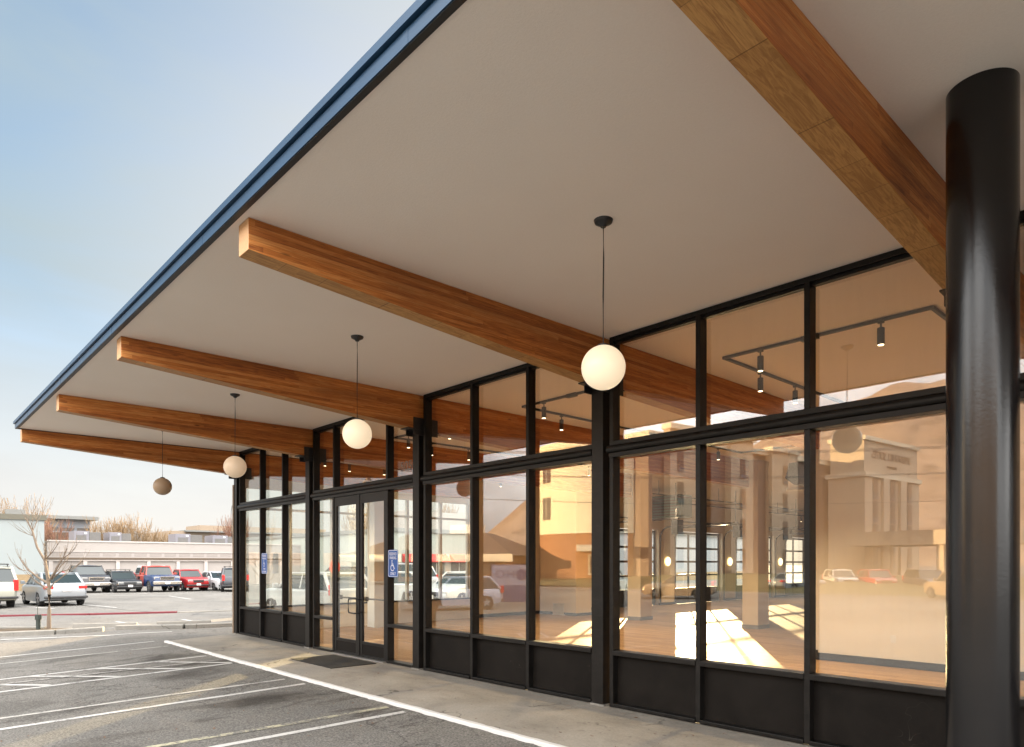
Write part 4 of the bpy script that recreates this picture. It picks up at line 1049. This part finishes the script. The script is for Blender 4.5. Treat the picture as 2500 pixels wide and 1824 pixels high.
# brown slatted building
t = thing('brown_building', 'low brown slatted building with a tan block behind the rooftop units', 'building', (-100,22.6,-1))
m = MB(); m.box(-12,0,0,2.1,0,7.1); m.build('side_block', M['tanwall'], t)
m = MB()
for q in range(9): m.box(-10,.0 if q%2 else .06,2.1,40,4.6+q*.27,4.85+q*.27)
m.box(-10,-.1,2.1,40,0,4.6); m.build('slatted_wall', M['slat'], t)
m = MB(); m.box(-10.3,.5,1.9,40.3,7.03,7.25); m.build('roof', M['bgtrim'], t)
m = MB(); m.box(-8,-2,4.6,24,7.25,8.1); m.build('upper_block', M['tanwall'], t)
# building beyond the far glass wall: pale block with red awnings (its shade lies over the far lot)
t = thing('awning_building', 'pale low shop building with red awnings seen through the glass doors', 'building', (-52,27,-.4))
m = MB(); m.box(-34,0,0,20,0,4.9); m.build('wall', M['pale_green'], t)
m = MB(); m.box(-34.2,.15,-.15,20.15,4.9,5.25); m.build('roof_cap', M['bgtrim'], t)
m = MB()
for q in range(7): m.prism([(.02,2.95),(.9,2.35),(.9,2.2),(.02,2.2)], 'y', 1.0+q*2.65, 3.2+q*2.65)
m.build('awning', M['red_awning'], t)
for q in range(7):
    m = MB(); m.box(0.0,.05,1.2+q*2.65,3.0+q*2.65,.6,2.15); f = m.build('window', M['bwin'], t)
    m = MB(); m.box(.05,.07,2.07+q*2.65,2.13+q*2.65,.6,2.15); m.build('window_bar', M['plate'], f)
m = MB(); m.box(-14,-4,4,12,5.25,7.2); m.build('roof_block', M['pale_pink'], t)
for (x, y, dx, dy, h, mt_, lb) in ((-45,52,14,26,5.2,'bluegrey','pale blue grey block seen through the pane right of the doors'),):
    t = thing('far_block', lb, 'building', (x,y,-.3)); m = MB(); m.box(-dx,0,0,dy,0,h); m.build('wall', M[mt_], t)
    m = MB(); m.box(-dx-.2,.2,-.2,dy+.2,h,h+.35); m.build('roof_cap', M['bgtrim'], t)
    m = MB(); m.box(0,.05,0,dy,.0,1.0); m.build('base_band', M['ochre'], t)

# ------------------------------------------------------------------ across the street (seen mirrored in the glass)
M['brick'] = simple('red_brown_brick', (.30,.135,.062), .85, 0, .12, 1.5, .1)
M['stucco_gold'] = simple('cream_stucco', (.74,.63,.45), .85, 0, .03, .5, .1)
M['taupe'] = simple('taupe_stucco', (.17,.125,.10), .85, 0, .05, .5)
M['beige'] = simple('beige_stucco', (.42,.33,.24), .85, 0, .04, .5)
M['sill_pale'] = simple('pale_cornice', (.60,.52,.40), .8)
M['shingle'] = simple('dark_shingle', (.085,.06,.05), .9, 0, .25, 4)
M['hwin'] = simple('hotel_window', (.13,.11,.095), .12, 0, .1, 1, 0, 1.)
M['verge'] = simple('winter_grass', (.085,.075,.028), .95, 0, .35, 3, .5)
M['rock'] = None
# raised verge
m = MB(); V = []; F = []
for i in range(41):
    x = -130+i*4.
    for j, (y, z) in enumerate(((-44.5,-.60),(-46,-.36),(-52,.15),(-58,.45),(-70,.5))): V.append((x, y+(x+45)*.10, z))
    if i:
        for j in range(4): F.append(((i-1)*5+j, i*5+j, i*5+j+1, (i-1)*5+j+1))
m.add(V, F); setting(m.build('grass_verge', M['verge'], smooth=True), 'stuff')
# round building
t = thing('round_building', 'round cream building on a red brick base, mirrored between the doors and column', 'building', (-54.5,-58,.1))
m = MB(); m.lathe([(7.5,-.6),(7.5,4.95)], n=72); m.build('brick_base', M['brick'], t, smooth=True)
m = MB(); m.lathe([(7.62,4.95),(7.62,14.6),(7.8,14.6),(7.8,15.3),(7.5,15.3)], n=72); m.build('upper_wall', M['stucco_gold'], t, smooth=True)
for q, z0 in enumerate((6.6,10.9)):
    for a in (48,105):
        ca, sa = math.cos(R(a)), math.sin(R(a)); c = (ca*7.62, sa*7.62)
        m = MB(); m.obox(c, (ca,sa), (-sa,ca), .05, .8, z0, z0+2.6); wdw = m.build('window', M['hwin'], t)
        m = MB(); m.obox((ca*7.68,sa*7.68), (ca,sa), (-sa,ca), .03, .05, z0, z0+2.6); m.build('window_bar', M['sill_pale'], wdw)
a = R(50); ca, sa = math.cos(a), math.sin(a)
m = MB(); m.obox((ca*8.5,sa*8.5), (ca,sa), (-sa,ca), 1.3, 2.6, 2.9, 3.6); m.build('entry_canopy', M['sill_pale'], t)
m = MB(); m.obox((ca*7.56,sa*7.56), (ca,sa), (-sa,ca), .08, 1.4, .3, 2.6); d = m.build('entry_door', M['sill_pale'], t)
for s in (-1, 1):
    m = MB(); m.obox((ca*7.62-sa*s*.7,sa*7.62+ca*s*.7), (ca,sa), (-sa,ca), .08, .5, .5, 2.4); m.build('door_glass', M['hwin'], d)
# hotel
def hotel_box(name, c, ang, lx, ly, z1, mat, parent):
    m = MB(); m.obox(c, (math.cos(ang),math.sin(ang)), (-math.sin(ang),math.cos(ang)), lx/2, ly/2, -.5, z1); return m.build(name, M[mat], parent)
t = thing('hotel', 'four storey beige and taupe hotel with a tower, mirrored in the big panes', 'hotel', (-45.2,-56,0), R(5.4))
m = MB()
# wing running away from the street; its long side faces the shop
m.box(-3, .0, -52, 1, -.5, 15.4); m.build('wing_wall', M['taupe'], t)
m = MB(); m.box(-3.3, .35, -52.3, 1.3, 15.4, 16.1); m.build('wing_cornice', M['sill_pale'], t)
for y0, y1, z1, mt_ in ((-6,-1.5,16.5,'beige'),(-17,-12.5,16.5,'beige'),(-27,-21,15.9,'beige')):
    m = MB(); m.box(.0, .9, y0, y1, -.5, z1); m.build('bay_wall', M[mt_], t)
    m = MB(); m.box(-.1, 1.2, y0-.25, y1+.25, z1, z1+.6); m.build('bay_cornice', M['sill_pale'], t)
for fl in range(4):
    for y in (-3.2,-9.2,-14.8,-24):
        onb = any(a <= y <= b for a, b in ((-6,-1.5),(-17,-12.5),(-27,-21)))
        m = MB(); m.box(.90 if onb else .0, .96 if onb else .06, y-.5, y+.5, 1.6+fl*3.6, 3.5+fl*3.6); wdw = m.build('window', M['hwin'], t)
        m = MB(); m.box(.96 if onb else .06, 1.0 if onb else .10, y-.5, y+.5, 1.15+fl*3.6, 1.6+fl*3.6); m.build('vent_grille', M['bgtrim'], wdw)
# tower
m = MB(); m.box(.9, 5.9, -51, -34.7, -.5, 13.6); m.box(1.1, 5.7, -50.8, -34.9, 13.6, 18.2); m.build('tower_wall', M['beige'], t)
m = MB(); m.box(.6, 6.2, -51.3, -34.4, 13.3, 13.9); m.box(.8, 6.0, -51.1, -34.6, 18.2, 18.75); m.build('tower_cornice', M['sill_pale'], t)
for fl in range(4):
    for y in (-37.6, -42.6, -47.8):
        m = MB(); m.box(5.9, 5.96, y-.75, y+.75, 1.6+fl*3.1, 3.9+fl*3.1); wdw = m.build('window', M['hwin'], t)
        m = MB(); m.box(5.9, 6.0, y-.75, y+.75, 1.05+fl*3.1, 1.6+fl*3.1); m.build('vent_grille', M['bgtrim'], wdw)
for y in (-40.1, -45.2):
    m = MB(); m.box(5.9, 6.3, y-.9, y+.9, -.5, 13.3); m.build('tower_pilaster', M['beige'], t)
M['letters'] = simple('bronze_letters', (.13,.075,.045), .5)
text_mesh('sign_letters', 'SPRINGHILL SUITES', 1.5, M['letters'], t, (5.72,-42.8,16.4), (R(90),0,R(90)), .05, sx=.9)
text_mesh('sign_letters', 'MARRIOTT', .6, M['letters'], t, (5.72,-42.8,15.0), (R(90),0,R(90)), .04)
m = MB(); m.box(6.3, 25, -39, -29, 3.9, 5.6); m.build('entrance_canopy', M['beige'], t)
for x, y in ((11,-30),(17,-30),(24,-30),(24,-38)):
    m = MB(); m.box(x-.4,x+.4,y-.4,y+.4,-.5,3.9); m.build('canopy_pillar', M['beige'], t)
# brick restaurant with a dark roof
t = thing('brick_restaurant', 'low brick restaurant with a dark hipped roof, mirrored right of the doors', 'building', (-66,-42,.0), R(-25))
m = MB(); m.box(-12, 9, -12, 0, -.5, 2.6); m.build('wall', M['brick'], t)
m = MB(); m.add([(-13,-13,2.6),(10,-13,2.6),(10,1,2.6),(-13,1,2.6),(-7,-7,5.4),(4,-7,5.4),(4,-5,5.4),(-7,-5,5.4)], [(0,3,2,1),(4,5,6,7),(0,1,5,4),(1,2,6,5),(2,3,7,6),(3,0,4,7)]); rf2 = m.build('roof', M['shingle'], t)
m = MB(); m.box(-1,3,-7,-5,5.3,6.5); m.build('rooftop_unit', M['plate'], rf2)
m = MB(); m.box(-13,10,.9,1.15,1.9,2.75); m.build('sign_band', M['sill_pale'], t)
for q in range(6):
    m = MB(); m.box(-11+q*3.2,-8.6+q*3.2,0,.05,.5,1.8); m.build('window', M['hwin'], t)
# blue information board
t = thing('information_board', 'blue board with a white i in a disc, mirrored behind the silver crossover', 'sign', (-27.2,-18.2,gz(-27,-18)), 0)
dx = Vector((-26.6,-18.9)) - Vector((-27.9,-17.4)); an = math.atan2(dx.y, dx.x)
t.rotation_euler = (0,0,an)
m = MB(); m.box(-1.0,1.0,-.05,.05,.15,2.15); m.build('board', simple('board_blue', (.06,.075,.17), .5), t)
m = MB(); m.box(-1.08,-1.0,-.07,.07,-.1,2.25); m.box(1.0,1.08,-.07,.07,-.1,2.25); m.build('frame_post', M['trim'], t)
M['board_ink'] = simple('board_ink', (.03,.035,.12), .5); M['board_pale'] = simple('board_pale', (.20,.215,.31), .5)
m = MB(); m.box(-.98,.98,.051,.056,1.05,2.1); m.build('pale_field', M['board_pale'], t)
m = MB(); m.lathe([(.30,.0),(.30,.006)], (.60,.057,1.62), 32, 'y'); dsc = m.build('disc', M['board_ink'], t)
text_mesh('letter', 'i', .5, M['board_pale'], t, (.60,.068,1.62), (R(90),0,R(180)), .002)
text_mesh('letter', 'H', .62, M['board_ink'], t, (.02,.062,1.62), (R(90),0,R(180)), .002); text_mesh('letter', 'O', .62, M['board_ink'], t, (-.55,.062,1.62), (R(90),0,R(180)), .002)
# street lamp, stop sign, utility pole and its wires
t = thing('street_lamp', 'slim street lamp mirrored against the brick restaurant', 'street lamp', (-52,-37,-.3)); m = MB(); m.tube([(0,0,0),(0,0,6.4)], [.09,.06], 8); m.build('pole', M['bgtrim'], t)
m = MB(); m.box(-.9,.1,-.15,.15,6.4,6.55); m.build('lamp_head', M['trim'], t)
t = thing('stop_sign', 'red stop sign mirrored left of the glass doors', 'stop sign', (-27.6,-8.2,gz(-27.6,-8.2)), R(-33.6+90+90)); m = MB(); m.tube([(0,0,0),(0,0,2.3)], .03, 6); m.build('pole', M['bgtrim'], t)
m = MB(); m.prism([(.36*math.cos(R(22.5+45*q)), 1.95+.36*math.sin(R(22.5+45*q))) for q in range(8)], 'y', .032, .038); m.build('plate', simple('stop_red', (.60,.06,.03), .5), t)
text_mesh('lettering', 'STOP', .28, M['sign_white'], t, (0,.0395,1.95), (R(90),0,R(180)), .001, sx=.85)
def pole(loc, label):
    t = thing('utility_pole', label, 'utility pole', loc, R(40), 'utility poles along the street'); m = MB(); m.tube([(0,0,0),(0,0,10.5)], [.17,.12], 10); m.build('shaft', M['bark'], t, smooth=True)
    m = MB(); m.box(-1.1,1.1,-.06,.06,8.9,9.05); m.box(-.8,.8,-.06,.06,7.6,7.75); m.build('crossarm', M['bark'], t)
    m = MB(); m.lathe([(.25,0),(.27,.1),(.27,.75),(.2,.85)], (.42,0,6.2), 16); m.build('transformer', M['bgtrim'], t)
    m = MB()
    for a in range(3): m.tube([(.2*math.cos(a*2.),.2*math.sin(a*2.),0),(.19*math.cos(a*2.),.19*math.sin(a*2.),7.2)], .025, 4)
    m.build('conduit', M['trim'], t)
pa, pb = Vector((-35.6,-14.6,-.55)), Vector((6.,-45.,-.5)); pc = Vector((-75,15,-.5))
pole(pa, 'wooden utility pole with cables mirrored beside the glass doors'); pole(pb, 'wooden utility pole mirrored far along the street')
for i, (off, z) in enumerate(((-.9,9.1),(.0,9.1),(.9,9.1),(-.6,7.8),(.6,7.8),(.1,6.4))):
    m = MB(); d = (pb-pa).normalized(); s = Vector((-d.y,d.x,0)); A_, B_ = pa+s*off*.4+Vector((0,0,z)), pb+s*off*.4+Vector((0,0,z))
    m.tube([A_+(B_-A_)*f+Vector((0,0,-4*1.1*f*(1-f))) for f in [q/24 for q in range(25)]], .013, 4)
    tag(m.build('overhead_wire', M['black'], None), ['top outer overhead wire','top middle overhead wire','top inner overhead wire','lower outer overhead wire','lower inner overhead wire','lowest overhead wire'][i]+' mirrored across the shop glass', 'wire', 'overhead wires along the street')
m = MB(); m.prism([(-.4,-.3),(.4,-.3),(.4,.3),(-.4,.3)], 'z', 0, 1.15); m.prism([(-.45,-.35),(.45,-.35),(.45,.35),(-.45,.35)], 'z', 1.15, 1.25)
tag(m.build('utility_box', M['teal'], None, bevel=.02, loc=(-30.5,-30.2,gz(-30,-30)), rot=(0,0,.7)), 'green utility box mirrored on the street side of the crossover', 'utility box')

# mountains behind the town
def mountain():
    k = NT('mountain_rock'); v = k.coord((1,1,1))
    a = k.noise(v, .006, 8, .65); b = k.noise(v, .03, 6, .7)
    col = k.mix(k.ramp(a, [(.35, 0.), (.65, 1.)]), (.20,.14,.105), (.34,.255,.20)); col = k.mix(k.math('MULTIPLY', k.ramp(b, [(.5, 0.), (.62, 1.)]), .5), col, (.085,.070,.055))
    k.pbsdf(col, .95, 0, None, .1)
    from mathutils import noise as nz
    V = []; F = []; na, nr = 160, 26; TAB = []
    for u, v in ((1000,1345),(1165,1312),(1282,1215),(1450,1190),(1600,1180),(1800,1110),(1960,1035),(2089,980),(2176,935),(2309,915),(2600,930)):
        d = to_px(u, v, 1.)-Vector((0,-6.405,1.7035)); TAB.append((math.degrees(math.atan2(-d.y, d.x)) % 360, d.z/math.hypot(d.x, d.y)))
    TAB.sort()
    for i in range(na+1):
        az = R(200 + 130*i/na)       # degrees, measured from +x
        # skyline: (azimuth in degrees, tangent of its height)
        g = math.degrees(az); pk = TAB[-1][1]
        for (a0, t0), (a1, t1) in zip(TAB[:-1], TAB[1:]):
            if a0 <= g <= a1: pk = t0+(t1-t0)*(g-a0)/(a1-a0); break
            if g < TAB[0][0]: pk = TAB[0][1]
        pk *= 1650
        for j in range(nr+1):
            f = j/nr; r = 900+1300*f; p = Vector((r*math.cos(az), r*math.sin(az), 0))
            n_ = nz.fractal(p*.0035, 1., 2., 6); n2 = abs(nz.fractal(p*.0018+Vector((5,3,1)), 1., 2., 4))
            V.append((p.x, p.y, -4 + pk*(math.sin(min(1,f*1.73)*math.pi/2)**1.4)*(1+(.22*n_-.22*n2)*(.35+.65*abs(1-f*1.73))) ))
        if i:
            for j in range(nr): F.append(((i-1)*(nr+1)+j, i*(nr+1)+j, i*(nr+1)+j+1, (i-1)*(nr+1)+j+1))
    m = MB(); m.add(V, F); setting(m.build('mountains', k.m, smooth=True))
mountain()

# dry leaves and grit on the paving
M['leaf'] = simple('dry_leaf', (.13,.065,.03), .9, 0, .3, 30)
m = MB(); rg = random.Random(9)
for i in range(130):
    if i < 60: x, y = rg.uniform(-12,-1.2), rg.uniform(-1.6,-.15)
    else: x, y = rg.uniform(-16,-5.5), rg.uniform(-5.5,-1.95)
    z = (0 if y > -1.65 else gz(x,y))+.004; s = rg.uniform(.008,.030); a = rg.uniform(0,6.28); V = []
    for q in range(5): V.append((x+s*math.cos(a+q*1.257)*rg.uniform(.5,1.2), y+s*.6*math.sin(a+q*1.257)*rg.uniform(.5,1.2), z+rg.uniform(0,.008)))
    m.add(V, [(0,1,2,3,4)])
setting(m.build('leaf_litter', M['leaf']), 'stuff')
VEIL, HAZE = .088, .125
SKY, FILL_CLOUD, SPOT, EXPO = .05, 1.80, 60, 2.95
# ------------------------------------------------------------------ camera, sun, sky
cd = bpy.data.cameras.new('camera'); cam = bpy.data.objects.new('camera', cd); COL.objects.link(cam)
cam.location = (0,-6.405,1.7035); cam.rotation_euler = (R(90),0,.8287)
cd.sensor_width = 36; cd.lens = 1689.2532/2500*36; cd.shift_y = (1375.2963-912)/2500; cd.clip_end = 8000; cd.clip_start = .05
scene.camera = cam
SUN = Vector((-.563,.826,0)).normalized(); EL = R(6.4)
sd = bpy.data.lights.new('sun', 'SUN'); so = bpy.data.objects.new('sun', sd); COL.objects.link(so)
sd.energy = 4.0; sd.angle = R(.45); sd.color = (1.,.72,.38)
to = Vector((SUN.x*math.cos(EL), SUN.y*math.cos(EL), math.sin(EL)))
so.rotation_euler = (-to).to_track_quat('-Z','Y').to_euler(); so.location = (-30,40,30)
w = bpy.data.worlds.new('World'); scene.world = w; w.use_nodes = True
nt = w.node_tree; nt.nodes.clear()
sk = nt.nodes.new('ShaderNodeTexSky'); sk.sky_type = 'NISHITA'; sk.sun_disc = False
sk.sun_elevation = EL; sk.sun_rotation = math.atan2(SUN.x, SUN.y) % (2*math.pi)
sk.altitude = 1400; sk.air_density = 1.0; sk.dust_density = 2.5; sk.ozone_density = 2.
def wn(t, **k):
    x = nt.nodes.new(t)
    for q, v in k.items(): setattr(x, q, v)
    return x
tc = wn('ShaderNodeTexCoord')
# a bright cloud deck, added out of view in the east and zenith, lights the shaded side; the sky toward the sun is open with thin veils
dt = wn('ShaderNodeVectorMath', operation='DOT_PRODUCT'); dt.inputs[1].default_value = Vector((-.88,.36,.30)).normalized(); nt.links.new(tc.outputs['Generated'], dt.inputs[0])
mr = wn('ShaderNodeMapRange', interpolation_type='SMOOTHSTEP'); mr.inputs['From Min'].default_value = .72; mr.inputs['From Max'].default_value = .15
nt.links.new(dt.outputs['Value'], mr.inputs['Value'])
mp = wn('ShaderNodeMapping'); mp.inputs['Scale'].default_value = (1,1,2.6); nt.links.new(tc.outputs['Generated'], mp.inputs[0])
nz = wn('ShaderNodeTexNoise'); nz.inputs['Scale'].default_value = 2.2; nz.inputs['Detail'].default_value = 7; nz.inputs['Roughness'].default_value = .6; nt.links.new(mp.outputs[0], nz.inputs['Vector'])
rp = wn('ShaderNodeMapRange'); rp.inputs['From Min'].default_value = .30; rp.inputs['From Max'].default_value = .62; nt.links.new(nz.outputs['Fac'], rp.inputs['Value'])
sz = wn('ShaderNodeSeparateXYZ'); nt.links.new(tc.outputs['Generated'], sz.inputs[0])
lo_ = wn('ShaderNodeMapRange', interpolation_type='SMOOTHSTEP'); lo_.inputs['From Min'].default_value = .18; lo_.inputs['From Max'].default_value = .62; lo_.inputs['To Min'].default_value = .42; nt.links.new(sz.outputs[2], lo_.inputs['Value'])
mu0 = wn('ShaderNodeMath', operation='MULTIPLY'); nt.links.new(mr.outputs[0], mu0.inputs[0]); nt.links.new(rp.outputs[0], mu0.inputs[1])
mu = wn('ShaderNodeMath', operation='MULTIPLY'); nt.links.new(mu0.outputs[0], mu.inputs[0]); nt.links.new(lo_.outputs[0], mu.inputs[1])
b1 = wn('ShaderNodeBackground'); b1.inputs['Strength'].default_value = SKY; nt.links.new(sk.outputs[0], b1.inputs['Color'])
b2 = wn('ShaderNodeBackground'); b2.inputs['Strength'].default_value = FILL_CLOUD; b2.inputs['Color'].default_value = (1.,.975,.945,1)
mp2 = wn('ShaderNodeMapping'); mp2.inputs['Scale'].default_value = (1.2,1.2,5.); mp2.inputs['Rotation'].default_value = (R(8),R(-10),R(20)); nt.links.new(tc.outputs['Generated'], mp2.inputs[0])
nv = wn('ShaderNodeTexNoise'); nv.inputs['Scale'].default_value = 1.6; nv.inputs['Detail'].default_value = 6; nv.inputs['Roughness'].default_value = .55; nv.inputs['Distortion'].default_value = .5; nt.links.new(mp2.outputs[0], nv.inputs['Vector'])
rv = wn('ShaderNodeMapRange'); rv.inputs['From Min'].default_value = .3; rv.inputs['From Max'].default_value = .7; rv.inputs['To Min'].default_value = .42; rv.inputs['To Max'].default_value = .90; nt.links.new(nv.outputs['Fac'], rv.inputs['Value'])
b3 = wn('ShaderNodeBackground'); b3.inputs['Strength'].default_value = VEIL; b3.inputs['Color'].default_value = (.74,.90,.96,1)
m0 = wn('ShaderNodeMixShader'); nt.links.new(rv.outputs[0], m0.inputs[0]); nt.links.new(b1.outputs[0], m0.inputs[1]); nt.links.new(b3.outputs[0], m0.inputs[2]); b1 = m0
# haze lying along the horizon
sx = wn('ShaderNodeSeparateXYZ'); nt.links.new(tc.outputs['Generated'], sx.inputs[0])
hz = wn('ShaderNodeMapRange', interpolation_type='SMOOTHSTEP'); hz.inputs['From Min'].default_value = .38; hz.inputs['From Max'].default_value = .0; hz.inputs['To Max'].default_value = .92; nt.links.new(sx.outputs[2], hz.inputs['Value'])
ds = wn('ShaderNodeVectorMath', operation='DOT_PRODUCT'); ds.inputs[1].default_value = to; nt.links.new(tc.outputs['Generated'], ds.inputs[0])
au = wn('ShaderNodeMapRange', interpolation_type='SMOOTHSTEP'); au.inputs['From Min'].default_value = .60; au.inputs['From Max'].default_value = .98; au.inputs['To Max'].default_value = .9; nt.links.new(ds.outputs['Value'], au.inputs['Value'])
hm_ = wn('ShaderNodeMath', operation='MAXIMUM'); nt.links.new(hz.outputs[0], hm_.inputs[0]); nt.links.new(au.outputs[0], hm_.inputs[1])
b4 = wn('ShaderNodeBackground'); b4.inputs['Strength'].default_value = HAZE; b4.inputs['Color'].default_value = (1.,.955,.92,1)
m1 = wn('ShaderNodeMixShader'); nt.links.new(hm_.outputs[0], m1.inputs[0]); nt.links.new(b1.outputs[0], m1.inputs[1]); nt.links.new(b4.outputs[0], m1.inputs[2]); b1 = m1
mx = wn('ShaderNodeMixShader'); nt.links.new(mu.outputs[0], mx.inputs[0]); nt.links.new(b1.outputs[0], mx.inputs[1]); nt.links.new(b2.outputs[0], mx.inputs[2])
wo = wn('ShaderNodeOutputWorld'); nt.links.new(mx.outputs[0], wo.inputs['Surface'])
# the lit track heads inside
for i, (x, y) in enumerate([(-4.25,1.68),(-4.75,3.68),(-2.35,3.68),(-8.04,1.68),(-8.54,5.88),(-6.14,3.68),(-11.98,1.68),(-12.48,5.88),(-15.6,1.68),(-8.54,7.88),(-12.48,7.88),(-13.2,13.2),(-14.6,18.),(-13.2,24.)]):
    ld = bpy.data.lights.new('track_spot', 'SPOT'); lo = bpy.data.objects.new('track_spot', ld); COL.objects.link(lo)
    ld.energy = SPOT; ld.color = (1.,.72,.40); ld.spot_size = R(110); ld.spot_blend = .8; ld.shadow_soft_size = .05; lo.location = (x,y,4.06 if y < 9 else 3.57)
vs = scene.view_settings; scene.display_settings.display_device = 'sRGB'
vs.view_transform = 'Standard'; vs.look = 'None'; vs.exposure = EXPO; vs.gamma = 1
cy = scene.cycles
cy.max_bounces = 10; cy.diffuse_bounces = 5; cy.glossy_bounces = 5; cy.transmission_bounces = 6; cy.transparent_max_bounces = 16
cy.caustics_reflective = False; cy.caustics_refractive = False; cy.sample_clamp_indirect = 6; cy.use_denoising = True
